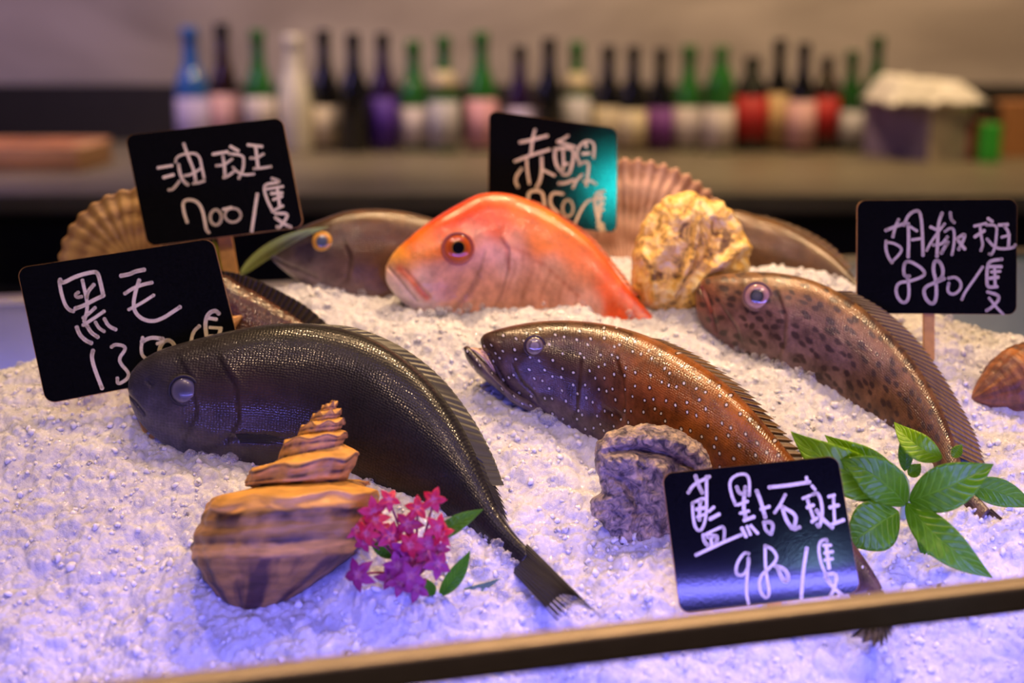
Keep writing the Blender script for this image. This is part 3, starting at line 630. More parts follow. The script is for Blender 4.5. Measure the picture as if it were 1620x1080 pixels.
# --- brown grouper with dark spots, right
rt = fish_root(1260, 600, 'pale brown grouper with dark oval spots, head against the yellow shell')
st = [(1106, 448, 1100, 466, .004, None, None), (1117, 440, 1104, 502, .011, None, None), (1145, 434, 1128, 534, .018, 1140, 532), (1190, 430, 1170, 566, .024, 1182, 553), (1240, 433, 1215, 598, .028, 1225, 574), (1290, 445, 1260, 622, .030, 1280, 590), (1335, 467, 1300, 645, .030, 1325, 608),
      (1378, 498, 1340, 670, .028, 1357, 624), (1420, 540, 1378, 694, .025, 1385, 645), (1455, 584, 1415, 714, .021, 1421, 668), (1485, 636, 1448, 735, .017, 1450, 700), (1507, 690, 1475, 762, .012, 1480, 740), (1523, 740, 1500, 785, .009, 1505, 775), (1541, 776, 1522, 808, .007, 1528, 805), (1566, 806, 1546, 834, .005, 1552, 830)]
cols = [(1103, 460, 0.204, 0.060, 0.035), (1115, 500, 0.190, 0.072, 0.064), (1130, 520, 0.177, 0.084, 0.075), (1140, 445, 0.177, 0.090, 0.032), (1200, 440, 0.204, 0.102, 0.035), (1260, 450, 0.204, 0.096, 0.035), (1190, 480, 0.163, 0.084, 0.058), (1180, 530, 0.184, 0.108, 0.099), (1240, 510, 0.163, 0.090, 0.070), (1250, 570, 0.190, 0.120, 0.104), (1300, 520, 0.163, 0.090, 0.058), (1320, 580, 0.163, 0.096, 0.070), (1380, 540, 0.177, 0.090, 0.041), (1340, 480, 0.224, 0.108, 0.035), (1390, 620, 0.150, 0.078, 0.041), (1440, 620, 0.136, 0.066, 0.029), (1480, 690, 0.109, 0.048, 0.023), (1530, 790, 0.136, 0.078, 0.046)]
F4 = build_fish('spots', rt, st, fish_mat('dark_spotted_skin', 'darkspots'), cols, rings=260, M=124, sig=26,
    grooves=[([(1106, 452), (1116, 470), (1128, 495), (1136, 525)], 3.0, .0022, 'groove'), ([(1135, 470), (1150, 492), (1170, 520), (1178, 545)], 5, .0020, 'step'), ([(1230, 455), (1248, 500), (1246, 545), (1232, 575)], 7, .0014, 'step')],
    bumps=[(1198, 467, 26, 22, .0024)])
finish_body(F4)
eye(F4, 1198, 467, 21, eye_mat('pale_ringed_eye', [(0, (.13, .13, .12)), (0.34, (.08, .085, .08)), (0.46, (.02, .02, .02)), (0.56, (.35, .20, .16)), (0.8, (.50, .28, .24)), (0.94, (.4, .22, .17)), (1, (.06, .04, .03))], coat=1.0), flat=.5, sink=.2, label='cloudy eye with pink ring', rim=simple('spotted_eye_skin', (.2, .11, .07), .35))
FG = fin_mat('striped_brown_fin', (.05, .028, .012), (.32, .21, .10), 34)
fin(F4, 'dorsal_fin', [(1322, 460), (1360, 483), (1400, 520), (1438, 562), (1470, 610), (1497, 665), (1516, 722)], [(1350, 460), (1404, 492), (1450, 533), (1488, 584), (1524, 644), (1550, 696), (1562, 742)], FG, rays=34, jag=.14, amp=.0009)
fin(F4, 'tail_fin', [(1568, 804), (1560, 816), (1554, 826), (1546, 836)], [(1622, 852), (1628, 868), (1618, 880), (1596, 880)], FG, rays=10, jag=.15, dtip=-.02)
fin(F4, 'mouth_lip', [(1107, 452), (1114, 470), (1124, 497)], [(1111, 450), (1119, 467), (1128, 492)], simple('red_mouth_flesh', (.22, .04, .02), .35), rays=4, jag=0, amp=0.0, thick=.003, doff=-.0165)
# --- rear left brown fish with golden eye
rt = fish_root(540, 455, 'brown fish with a golden eye and pointed snout behind the red snapper')
st = [(428, 401, 428, 408, .003, None, None), (445, 386, 446, 425, .010, None, None), (475, 362, 474, 446, .017, 495, 456), (510, 347, 508, 470, .022, 520, 462), (550, 334, 548, 490, .025, 532, 464), (600, 331, 600, 500, .027, 565, 463), (650, 337, 648, 505, .027, 600, 455), (700, 352, 695, 508, .025, 600, 455), (750, 380, 742, 508, .020, 600, 455), (795, 415, 785, 505, .013, 600, 455)]
cols = [(430, 402, .10, .06, .06), (460, 375, .02, .012, .01), (465, 430, .50, .42, .44), (500, 460, .34, .25, .25), (500, 410, .03, .018, .014), (540, 440, .20, .12, .10), (560, 380, .10, .045, .015), (520, 350, .06, .03, .012), (600, 350, .09, .04, .012), (620, 420, .13, .06, .03), (680, 380, .08, .035, .012), (750, 420, .08, .035, .012)]
F5 = build_fish('rear', rt, st, fish_mat('brown_skin', 'plain'), cols, rings=160, M=96, sig=26, grooves=[([(430, 406), (450, 416), (478, 428), (505, 440)], 2.5, .002, 'groove'), ([(545, 380), (556, 410), (550, 445), (530, 462)], 6, .0014, 'step')])
finish_body(F5)
eye(F5, 510, 381, 17, eye_mat('golden_eye', [(0, (.12, .17, .2)), (0.4, (.10, .13, .15)), (0.52, (.25, .18, .08)), (0.62, (.75, .38, .05)), (0.88, (.8, .42, .06)), (1, (.08, .05, .03))], coat=1.0), flat=.5, sink=.2, label='golden eye with pale blue pupil')
# --- dark speckled fish behind the left sign
rt = fish_root(400, 560, 'dark speckled fish partly hidden behind the price sign 1350')
st = [(222, 502, 222, 512, .004, None, None), (236, 478, 238, 540, .012, None, None), (264, 455, 264, 575, .020, None, None), (305, 440, 303, 600, .024, None, None), (354, 434, 350, 615, .026, 400, 545), (382, 449, 378, 620, .026, 410, 545), (410, 464, 402, 620, .024, 430, 545), (440, 483, 430, 620, .021, 440, 545), (470, 502, 458, 620, .017, 460, 548), (502, 524, 488, 620, .012, 490, 555), (535, 552, 520, 625, .008, 510, 560)]
cols = [(300, 500, .03, .018, .015), (360, 450, .045, .02, .012), (400, 490, .075, .026, .014), (450, 510, .075, .028, .013), (500, 540, .04, .02, .014)]
F6 = build_fish('speck', rt, st, fish_mat('dark_speckled_skin', 'speckle'), cols, rings=150, M=90, sig=30)
finish_body(F6)
fin(F6, 'dorsal_fin', [(300, 441), (354, 440), (382, 455), (410, 470), (440, 489), (470, 508), (502, 530)], [(302, 428), (354, 428), (386, 435), (420, 448), (452, 464), (486, 484), (526, 518)], fin_mat('glossy_dark_fin', (.01, .008, .007), (.10, .07, .05), 24), rays=24, jag=.05, amp=.0005, doff=-.003)
# --- rear right brown fish behind the yellow shell
rt = fish_root(1240, 425, 'plain brown fish behind the yellow shell at the back of the ice')
st = [(1062, 400, 1062, 412, .003, None, None), (1076, 370, 1080, 430, .012, None, None), (1112, 345, 1112, 450, .020, None, None), (1160, 333, 1156, 468, .024, 1188, 418), (1200, 342, 1192, 475, .025, 1214, 415), (1240, 355, 1228, 480, .024, 1240, 422), (1275, 373, 1264, 482, .021, 1258, 428), (1310, 396, 1298, 484, .017, 1292, 438), (1340, 425, 1328, 488, .012, 1323, 450), (1368, 458, 1355, 492, .008, 1340, 460)]
cols = [(1150, 380, .10, .05, .025), (1200, 355, .16, .08, .025), (1250, 400, .10, .05, .025), (1300, 420, .12, .065, .03), (1350, 460, .06, .04, .025)]
F7 = build_fish('rearr', rt, st, fish_mat('dull_brown_skin', 'plain'), cols, rings=130, M=80, sig=30)
finish_body(F7)
fin(F7, 'dorsal_fin', [(1200, 343), (1240, 356), (1275, 374), (1310, 397), (1340, 426)], [(1206, 338), (1250, 352), (1289, 369), (1324, 392), (1352, 424)], FB, rays=14, jag=.35)

beads([(300, 722), (353, 726), (413, 714), (440, 712)], 60); beads([(560, 730), (590, 735), (630, 752), (673, 775), (713, 798), (745, 826), (780, 850), (800, 885), (840, 915)], 130)
beads([(680, 499), (713, 490), (787, 478), (817, 466), (876, 470), (921, 473), (950, 485), (1000, 498)], 110); beads([(844, 655), (867, 665), (907, 669), (941, 673), (978, 680)], 80)
beads([(1140, 535), (1182, 556), (1208, 567), (1250, 586), (1301, 595), (1357, 624), (1399, 654), (1421, 668)], 170); beads([(495, 458), (532, 466), (565, 464), (600, 456)], 40, 3); beads([(1188, 418), (1214, 412), (1258, 424), (1292, 434), (1323, 450)], 40, 3)
beads([(690, 810), (740, 870), (800, 940), (830, 960)], 40, 12, .003)
# ------------------------------------------------------------------ price signs
def chaikin(p, it=2):
    p = [np.array(q, float) for q in p]
    for _ in range(it):
        if len(p) < 3: break
        o = [p[0]]
        for a, b_ in zip(p[:-1], p[1:]): o += [a * .75 + b_ * .25, a * .25 + b_ * .75]
        o.append(p[-1]); p = o
    return p
M_CHALK = simple('black_chalkboard', (.004, .004, .0045), .12, noise_amt=.3, nscale=500, bump=.02, spec=.3)
M_EDGE = simple('edge_glow_orange', (.50, .25, .07), .5, nscale=90)  # orange backing colour stands in for warm light glowing along the sign edges
M_STAKE = simple('bamboo_stake', (.68, .36, .08), .5, nscale=120)
def writing_mat(n, c): return simple(n, c, .55, noise_amt=.12, nscale=700)
M_INK = writing_mat('cream_chalk_marker', (.84, .72, .45))
M_INK2 = writing_mat('grey_chalk_marker', (.60, .50, .38))
def sign(label, corners, depths, strokes, origin, scale, sw, ink=None, stake=None, th=.0026, rad=.075):
    cen = np.mean([P(x, y, d) for (x, y), d in zip(corners, depths)], 0)
    root = empty('price_sign', cen, label, 'sign', 'black price signs with handwritten names and prices')
    TL, TR, BR, BL = [P(x, y, d) for (x, y), d in zip(corners, depths)]
    nrm = np.cross(TR - TL, BL - TL); nrm /= np.linalg.norm(nrm)
    ry_ = P(*corners[2], 1.0) - CAM; BR = CAM + ry_ * (((TL - CAM) @ nrm) / (ry_ @ nrm))
    if nrm @ FWD > 0: nrm = -nrm
    def mp_(s, t): return TL * (1 - s) * (1 - t) + TR * s * (1 - t) + BR * s * t + BL * (1 - s) * t
    asp = np.linalg.norm(TR - TL) / np.linalg.norm(BL - TL); pts = []
    for cx, cy, a0 in ((1, 0, -90), (1, 1, 0), (0, 1, 90), (0, 0, 180)):
        for k in range(9):
            a = math.radians(a0 + 90 * k / 8); rx, ry = rad / asp, rad
            pts.append(mp_((cx - rx if cx else rx) + rx * math.cos(a), (cy - ry if cy else ry) + ry * math.sin(a)))
    def slab(name, off0, off1, mat, grow=0.0):
        n = len(pts); c0 = np.mean(pts, 0)
        v = [c0 + (q - c0) * (1 + grow) + nrm * off0 for q in pts] + [c0 + (q - c0) * (1 + grow) + nrm * off1 for q in pts]
        f = [tuple(range(n)), tuple(range(2 * n - 1, n - 1, -1))] + [(i, i + n, (i + 1) % n + n, (i + 1) % n) for i in range(n)]
        o = mesh_obj(name, v, f, mat, root, smooth=False)
        bm = bmesh.new(); bm.from_mesh(o.data); bmesh.ops.recalc_face_normals(bm, faces=bm.faces); bm.to_mesh(o.data); bm.free(); return o
    slab('backing_board', -th, -.0008, M_EDGE, .006); slab('chalkboard', -.0008, 0, M_CHALK)
    # handwriting, slightly raised marker lines
    vs, fs = [], []
    def onp(px, py, lift):
        ray = FWD + RGT * (px - 810) / FPX + UPV * (540 - py) / FPX; q = cen + nrm * 0.0
        t = ((TL - CAM) @ nrm) / (ray @ nrm); return CAM + ray * t + nrm * lift
    for si, stn in enumerate(strokes):
        p = chaikin([(origin[0] + x / scale, origin[1] + y / scale) for x, y in stn])
        lift = .00025 + .00001 * (si % 9); hw = sw / 2 * (1 + .12 * math.sin(si * 1.7))
        for (x0, y0), (x1, y1) in zip(p[:-1], p[1:]):
            l = math.hypot(x1 - x0, y1 - y0)
            if l < 1e-6: continue
            nx, ny = -(y1 - y0) / l * hw, (x1 - x0) / l * hw; k = len(vs)
            vs += [onp(x0 + nx, y0 + ny, lift), onp(x1 + nx, y1 + ny, lift), onp(x1 - nx, y1 - ny, lift), onp(x0 - nx, y0 - ny, lift)]; fs.append((k, k + 1, k + 2, k + 3))
        for i, (x, y) in enumerate(p):
            k = len(vs); q = 1.12 if i in (0, len(p) - 1) else 1.0
            vs += [onp(x + hw * q * math.cos(a), y + hw * q * math.sin(a), lift + .000004) for a in np.linspace(0, 2 * math.pi, 10, endpoint=False)]; fs.append(tuple(range(k, k + 10)))
    o = mesh_obj('handwriting', vs, fs, ink or M_INK, root, smooth=False); o['label'] = 'handwritten pale marker characters and price'
    if stake:
        (x0, y0), (x1, y1), wpx, dd = stake
        a = P(x0, y0, depths[0] * .5 + depths[1] * .5 + .006); e = P(x1, y1, dd)
        dv = e - a; dv /= np.linalg.norm(dv); sd = np.cross(dv, nrm); sd /= np.linalg.norm(sd); e = e + dv * .02; hw = wpx / 2 * depths[0] / FPX; fw = nrm * .0018
        v = [a - sd * hw - fw, a + sd * hw - fw, a + sd * hw + fw, a - sd * hw + fw, e - sd * hw - fw, e + sd * hw - fw, e + sd * hw + fw, e - sd * hw + fw]
        bm = bmesh.new(); bv = [bm.verts.new(tuple(q)) for q in v]
        for f in ((0, 1, 2, 3), (7, 6, 5, 4), (0, 4, 5, 1), (1, 5, 6, 2), (2, 6, 7, 3), (3, 7, 4, 0)): bm.faces.new([bv[i] for i in f])
        bmesh.ops.recalc_face_normals(bm, faces=bm.faces); bmesh.ops.bevel(bm, geom=bm.edges[:], offset=.0006, segments=2, affect='EDGES')
        bm_obj('stake', bm, M_STAKE, root)
    return root
def circ(cx, cy, rx, ry, n=12, a0=0): return [(cx + rx * math.cos(a0 + 2 * math.pi * k / n), cy + ry * math.sin(a0 + 2 * math.pi * k / n)) for k in range(n + 1)]
SA = [[(130, 352), (265, 330)], [(188, 448), (278, 424)], [(238, 575), (275, 570), (310, 530), (340, 490)], [(305, 295), (312, 250), (360, 222), (420, 210), (500, 205), (545, 240), (565, 330), (590, 450)], [(388, 115), (420, 210), (460, 310), (490, 380), (505, 480)],
      [(335, 325), (350, 420), (385, 490), (425, 520)], [(395, 430), (450, 425), (550, 365)], [(485, 510), (530, 505), (590, 485)],
      [(685, 215), (820, 192)], [(780, 240), (795, 330), (800, 430)], [(715, 330), (790, 325), (870, 265)], [(790, 450), (840, 430), (895, 385)], [(860, 140), (930, 180)], [(845, 210), (985, 225), (990, 300), (980, 380), (940, 455)], [(885, 350), (930, 400), (1000, 425), (1090, 415)],
      [(1035, 122), (1170, 138)], [(1110, 145), (1130, 330)], [(1060, 255), (1120, 255), (1185, 215)], [(1095, 360), (1170, 355), (1260, 340)],
      [(420, 895), (385, 790), (375, 690), (440, 668), (520, 690), (570, 760), (595, 870), (610, 970), (635, 1000)], circ(708, 850, 58, 78), circ(880, 828, 82, 72), [(785, 770), (860, 752)], [(1125, 620), (1100, 780), (1070, 985)],
      [(1275, 460), (1340, 480), (1345, 500), (1210, 515), (1190, 560), (1220, 670), (1280, 790)], [(1225, 565), (1380, 540)], [(1325, 550), (1350, 740)], [(1270, 610), (1370, 605)], [(1290, 670), (1370, 640)], [(1290, 780), (1380, 735)], [(1310, 810), (1440, 810), (1400, 890), (1340, 960), (1325, 945)], [(1310, 855), (1400, 920), (1460, 945)]]
sign('tilted black price sign reading 700 standing above the sign reading 1350', [(198, 214), (446, 186), (480, 358), (234, 389)], [1.235, 1.235, 1.225, 1.225], SA, (230, 210), 6.352, 4.6, stake=((355, 372), (372, 470), 24, 1.24))
SB = [[(70, 175), (80, 250), (110, 350), (145, 395), (175, 403)], [(75, 160), (90, 190), (200, 130), (340, 95), (370, 110), (390, 190), (410, 280)], [(248, 165), (270, 260), (285, 330), (285, 400), (262, 480)], [(215, 258), (190, 275), (205, 298), (240, 290)], [(335, 200), (290, 250), (280, 300)], [(195, 382), (260, 360), (330, 320), (405, 285)], [(255, 455), (300, 420), (345, 378)], [(255, 510), (320, 470), (415, 405)], [(205, 530), (225, 585), (270, 630), (315, 650)], [(285, 520), (315, 570), (365, 603)], [(350, 490), (375, 535), (415, 560)], [(420, 465), (450, 520), (505, 545)],
      [(550, 128), (620, 115), (655, 95), (725, 82)], [(580, 265), (640, 225), (720, 195), (785, 182)], [(610, 390), (700, 345), (800, 280)], [(688, 165), (660, 250), (642, 350), (660, 420), (720, 470), (800, 485), (880, 455), (940, 415), (1005, 372)],
      [(330, 712), (318, 760), (345, 860), (400, 1000)], [(475, 680), (500, 660), (570, 670), (585, 700), (530, 770), (550, 820), (610, 880), (600, 930), (520, 975), (520, 925)], [(715, 610), (700, 720), (730, 770), (800, 795), (840, 780)], [(710, 640), (780, 605), (870, 618)], circ(910, 740, 70, 115), [(830, 655), (870, 640)], [(1155, 520), (1110, 560), (1090, 640), (1075, 760)], [(1305, 420), (1280, 395), (1225, 420), (1200, 490), (1210, 600), (1240, 700)], [(1235, 458), (1285, 466)], [(1240, 530), (1325, 535)], [(1320, 550), (1290, 640)], [(1240, 600), (1330, 595)], [(1250, 660), (1330, 650), (1290, 720), (1230, 760)], [(1250, 690), (1340, 740)]]
dB = hit(237, 697)
sign('tilted black price sign reading 1350 on a stake behind the black fish', [(27, 424), (336, 377), (386, 578), (73, 638)], [dB + .012, dB + .030, dB + .024, dB + .006], SB, (80, 410), 4.91, 5.6, stake=((205, 600), (240, 697), 16, dB + .004))
dC = F2.R[130, 5] + .07
print('DEPTH', 'F2', F2.R[::40,5], 'F5', F5.R[::30,5], 'F7', F7.R[::30,5], 'B', hit(237,697), 'C', dC, 'Y', hit(1080,500), 'F1', F1.R[::40,5], 'F3', F3.R[::40,5], 'F4', F4.R[::40,5])
SC = [[(278, 95), (255, 180), (240, 310)], [(140, 210), (240, 190), (390, 150)], [(90, 390), (230, 335), (415, 280)], [(200, 375), (205, 480), (225, 600)], [(150, 465), (105, 520), (90, 580), (115, 630)], [(340, 355), (345, 460), (330, 570), (295, 635)], [(350, 470), (460, 525)],
      [(590, 150), (540, 185), (475, 205), (560, 225), (660, 255)], [(470, 275), (465, 360), (490, 450), (530, 490)], [(475, 275), (560, 262), (640, 275), (645, 350), (625, 450), (600, 520), (545, 515)], [(545, 290), (550, 400), (545, 470)], [(550, 420), (585, 415)], [(510, 600), (560, 600), (640, 570)], [(725, 520), (670, 570), (640, 640)],
      [(700, 400), (670, 340), (690, 260), (740, 205), (800, 195), (845, 230), (835, 355)], [(760, 215), (765, 250)], [(735, 320), (790, 315)], [(700, 425), (735, 400), (790, 395), (785, 480), (765, 620)], [(745, 580), (800, 570), (855, 605)],
      [(215, 880), (212, 760), (220, 675), (330, 665), (365, 730), (370, 900)], [(540, 700), (450, 685), (420, 740), (430, 820), (520, 900), (480, 960)], circ(590, 835, 52, 80), [(820, 755), (770, 770), (710, 860), (655, 990)], [(930, 675), (860, 690), (845, 760), (855, 850), (880, 960), (930, 1040)], [(870, 745), (935, 740)], [(905, 700), (900, 760)], [(900, 790), (890, 920)], [(880, 830), (925, 790)], [(885, 870), (925, 850)], [(870, 970), (940, 990), (900, 1050)], [(875, 1010), (935, 1040)]]
SIGNS = {}
SIGNS['C'] = sign('black price sign reading 750 behind the red snapper, lit cyan at its right', [(774, 175), (977, 203), (975, 368), (772, 346)], [dC, dC - .01, dC - .01, dC], SC, (800, 190), 6.0, 4.4, stake=((870, 350), (880, 420), 20, dC))
SD = [[(248, 165), (215, 240), (195, 325)], [(130, 265), (230, 225), (310, 200)], [(130, 370), (125, 440), (150, 520), (185, 570)], [(130, 380), (200, 385), (280, 430), (270, 480), (195, 555)], [(300, 215), (340, 120), (400, 80), (445, 80), (465, 150), (475, 300), (480, 500)], [(340, 205), (345, 350), (340, 515)], [(365, 235), (420, 270)], [(380, 355), (450, 345)],
      [(660, 105), (625, 200), (620, 350), (612, 510)], [(555, 235), (600, 255)], [(685, 205), (640, 260), (560, 370), (515, 455)], [(580, 405), (660, 400), (710, 330)], [(655, 480), (690, 420), (715, 380)], [(740, 100), (745, 160), (775, 190)], [(690, 275), (740, 240), (780, 260), (775, 400), (755, 495)], [(800, 345), (885, 290), (860, 370), (820, 445)], [(820, 370), (875, 440)],
      [(970, 225), (1075, 200)], [(1020, 215), (1035, 340), (1050, 400), (1030, 455)], [(975, 325), (1060, 270)], [(1100, 155), (1135, 180)], [(1085, 215), (1185, 215), (1175, 330), (1165, 430), (1130, 500), (1110, 490)], [(1090, 350), (1150, 420), (1220, 445), (1340, 430), (1355, 405)], [(1205, 215), (1280, 210)], [(1250, 220), (1300, 290), (1290, 430)], [(1230, 330), (1300, 310)],
      [(350, 700), (300, 700), (295, 620), (310, 565), (360, 560), (450, 610), (505, 670), (470, 710), (350, 750), (250, 760), (220, 820), (235, 900), (290, 960), (340, 930), (350, 830), (335, 720)], [(680, 725), (600, 760), (500, 800), (485, 860), (520, 940), (580, 970), (610, 900), (605, 750), (575, 640), (590, 550), (640, 560), (675, 640), (660, 720), (620, 735)], [(725, 720), (790, 705), (845, 760), (835, 830), (770, 880), (710, 850), (725, 770)], [(1045, 615), (960, 740), (880, 850), (850, 920)],
      [(1225, 540), (1110, 555), (1090, 620), (1085, 720), (1090, 810), (1180, 800)], [(1115, 610), (1220, 610)], [(1130, 660), (1210, 655)], [(1160, 615), (1165, 800)], [(1120, 720), (1190, 710)], [(1095, 850), (1200, 880), (1200, 930), (1130, 1000), (1085, 1025)], [(1110, 910), (1180, 1000), (1240, 1060)]]
dD = hit(1468, 585)
sign('upright black price sign reading 880 on a stake at the right', [(1357, 317), (1609, 315), (1608, 497), (1356, 495)], [dD + .002, dD + .004, dD + .004, dD + .002], SD, (1380, 320), 6.0, 4.8, M_INK2, stake=((1469, 450), (1469, 590), 18, dD + .004))
SE = [[(45, 190), (80, 130), (205, 68)], [(100, 65), (125, 140), (150, 190)], [(185, 70), (185, 200), (185, 300)], [(75, 275), (80, 380), (95, 460), (130, 495), (165, 450), (185, 350), (185, 220), (80, 270)], [(140, 250), (130, 320), (130, 400)], [(110, 320), (170, 310)], [(115, 380), (170, 360)], [(205, 335), (240, 305)], [(215, 395), (280, 360)],
      [(160, 520), (165, 570), (205, 610)], [(160, 525), (300, 455), (320, 460), (325, 500), (320, 550)], [(215, 520), (225, 590)], [(200, 535), (270, 520), (260, 580)], [(105, 675), (200, 630), (330, 570), (450, 520)],
      [(410, 285), (375, 200), (360, 100), (420, 50), (500, 45), (520, 110), (515, 210)], [(420, 150), (440, 200), (480, 200), (485, 150)], [(480, 200), (470, 300), (490, 390)], [(430, 285), (500, 260)], [(450, 350), (510, 335)], [(480, 405), (550, 380)], [(460, 470), (490, 530)], [(500, 455), (525, 515)], [(530, 450), (580, 505)], [(575, 180), (610, 270), (640, 380)], [(610, 320), (670, 300)], [(630, 420), (640, 480), (670, 505)], [(630, 425), (680, 415), (705, 450), (685, 510)],
      [(675, 150), (820, 135), (980, 110)], [(960, 75), (965, 100)], [(795, 210), (760, 280), (715, 345)], [(770, 300), (800, 400), (845, 465)], [(770, 300), (880, 360), (875, 430), (855, 480), (905, 460)],
      [(935, 235), (985, 215)], [(965, 235), (990, 320), (1020, 400)], [(970, 305), (1010, 290)], [(1005, 415), (1040, 390)], [(1005, 140), (1025, 165)], [(1010, 205), (1050, 190), (1080, 270), (1085, 370), (1060, 465), (1045, 440)], [(1040, 330), (1090, 400), (1160, 460)], [(1135, 222), (1175, 212)], [(1170, 235), (1175, 340), (1180, 430)], [(1145, 305), (1205, 290)], [(1165, 435), (1245, 405)],
      [(510, 665), (480, 655), (430, 720), (410, 790), (425, 835), (480, 830), (515, 750), (510, 680), (505, 800), (490, 950), (510, 1050)], [(640, 605), (640, 720), (650, 850), (675, 960), (655, 1015), (610, 980), (590, 900), (610, 830), (680, 770), (740, 700), (700, 630), (645, 605)], [(720, 760), (790, 780), (825, 840), (805, 890), (765, 850), (740, 780)], [(963, 625), (935, 800), (920, 1005)],
      [(1120, 570), (1115, 550), (1060, 570), (1055, 660), (1080, 760), (1110, 820)], [(1095, 600), (1145, 600)], [(1115, 610), (1135, 775)], [(1105, 660), (1160, 650)], [(1105, 715), (1160, 705)], [(1110, 825), (1200, 815), (1180, 930), (1145, 995)], [(1110, 850), (1160, 920), (1240, 990)]]
dE = hit(1215, 990)
SIGNS['E'] = sign('black price sign reading 980 in front, standing just behind the bronze rail', [(1048, 749), (1325, 721), (1361, 936), (1077, 970)], [dE + .014, dE + .014, dE + .002, dE + .002], SE, (1080, 740), 4.907, 5.4, stake=((1222, 900), (1228, 1012), 22, dE + .001))

def glint(name, root, px, py, color, power, dist, rad, cone):
    # small lamp whose mirror image shows on the glossy board
    cb = [c for c in root.children if c.name.startswith('chalkboard')][0]; vv = [np.array(v.co[:]) for v in cb.data.vertices]
    n = np.cross(vv[9] - vv[0], vv[18] - vv[0]); n /= np.linalg.norm(n); n = n if n @ FWD < 0 else -n
    ray = P(px, py, 1.0) - CAM; t = ((vv[0] - CAM) @ n) / (ray @ n); p = CAM + ray * t; r = ray - 2 * (ray @ n) * n; r /= np.linalg.norm(r)
    light(name, 'SPOT', tuple(p + r * dist), tuple(p), color, power, rad, spot=cone, blend=.6)
glint('cyan_lamp', SIGNS['C'], 980, 296, (0.02, 0.9, 0.85), 12, 1.6, .035, 3.2)
glint('pale_blue_glint', SIGNS['E'], 1296, 925, (0.35, 0.6, 1.0), 5, 1.6, .04, 3.6)  # added narrow spot, makes the led glint on the board
# ------------------------------------------------------------------ shells
def conch(label, apex, tail, dep_a, dep_t, Rpx, prof, kwh, mat, ribs=9, rot=0.0, sut=None, roll=0.0, name='conch_shell', amp=1.0, skew=None):
    A = P(*apex, dep_a); T = P(*tail, dep_t); ax = T - A; Ln = np.linalg.norm(ax); ax /= Ln
    s1 = np.cross(ax, FWD); s1 /= np.linalg.norm(s1); s2 = np.cross(ax, s1)
    sc = Rpx * (dep_a + dep_t) / 2 / FPX
    hs = [p[0] for p in prof]; rs = [p[1] for p in prof]
    if skew is not None:
        s1 = RGT * math.cos(skew) + UPV * math.sin(skew); s2 = np.cross(ax, s1); s2 /= np.linalg.norm(s2)
        if s2 @ FWD > 0: s2 = -s2
    NH, NT = 360, 200
    vs, uv, cl = [], [], []
    S_ = sut or [0.0, .035, .075, .13, .20, .36, .41]; kb = len(S_) - 2; idx_ = list(range(len(S_)))
    def Hh(t): return float(np.interp(t, idx_, S_))
    for i in range(NH):
        h = i / (NH - 1); Th = float(np.interp(h, S_, idx_)) if h < S_[-1] else kb + 1 + 5 * (h - S_[-1])
        for j in range(NT):
            q = j / NT; th = 2 * math.pi * q; tau = Th - q
            if tau < kb:
                k = math.floor(tau); f = tau - k; rsh = float(np.interp(Hh(max(0, k + .35 + q)), hs, rs))
                r = rsh * (.60 + .40 * smooth01(f / .28) - .05 * f); key = f; sh = math.exp(-((f - .35) / .2) ** 2)
            else:
                h0 = Hh(kb + q); r = float(np.interp(h, hs, rs)) * (.66 + .34 * smooth01((h - h0) / .06)); key = 1 + (h - h0) / (1 - h0); sh = math.exp(-((h - h0 - .07) / .04) ** 2)
            rib = math.cos(ribs * th + roll * 3 + h * 5)
            irr = .45 + 1.3 * abs(fbm((math.cos(th) * 1.3, math.sin(th) * 1.3, h * 6 + roll), 1.0, 3)); rib *= irr
            r *= sc * (1 + .035 * fbm((math.cos(th) * 2, math.sin(th) * 2, h * 9), 1.0, 4)) * (1 + amp * .06 * rib * sh) * (1 + .010 * amp * math.sin(ribs * 3 * th + h * 22)) * (1 + .010 * math.sin(h * 90 + 2 * math.sin(th * 2)))
            x = A + ax * (h * Ln + .012 * Ln * rib * sh) + (s1 * math.cos(th + roll) + s2 * math.sin(th + roll)) * r
            vs.append(x); uv.append((q, h)); cl.append((key, h, 0))
    fs = [(i * NT + j, i * NT + (j + 1) % NT, (i + 1) * NT + (j + 1) % NT, (i + 1) * NT + j) for i in range(NH - 1) for j in range(NT)]
    fs += [tuple(range(NT))[::-1], tuple((NH - 1) * NT + j for j in range(NT))]
    o = mesh_obj(name, vs, fs, mat, None, True, uv, cl)
    bm = bmesh.new(); bm.from_mesh(o.data); bmesh.ops.recalc_face_normals(bm, faces=bm.faces); bm.to_mesh(o.data); bm.free()
    return tag(o, label, 'shell')
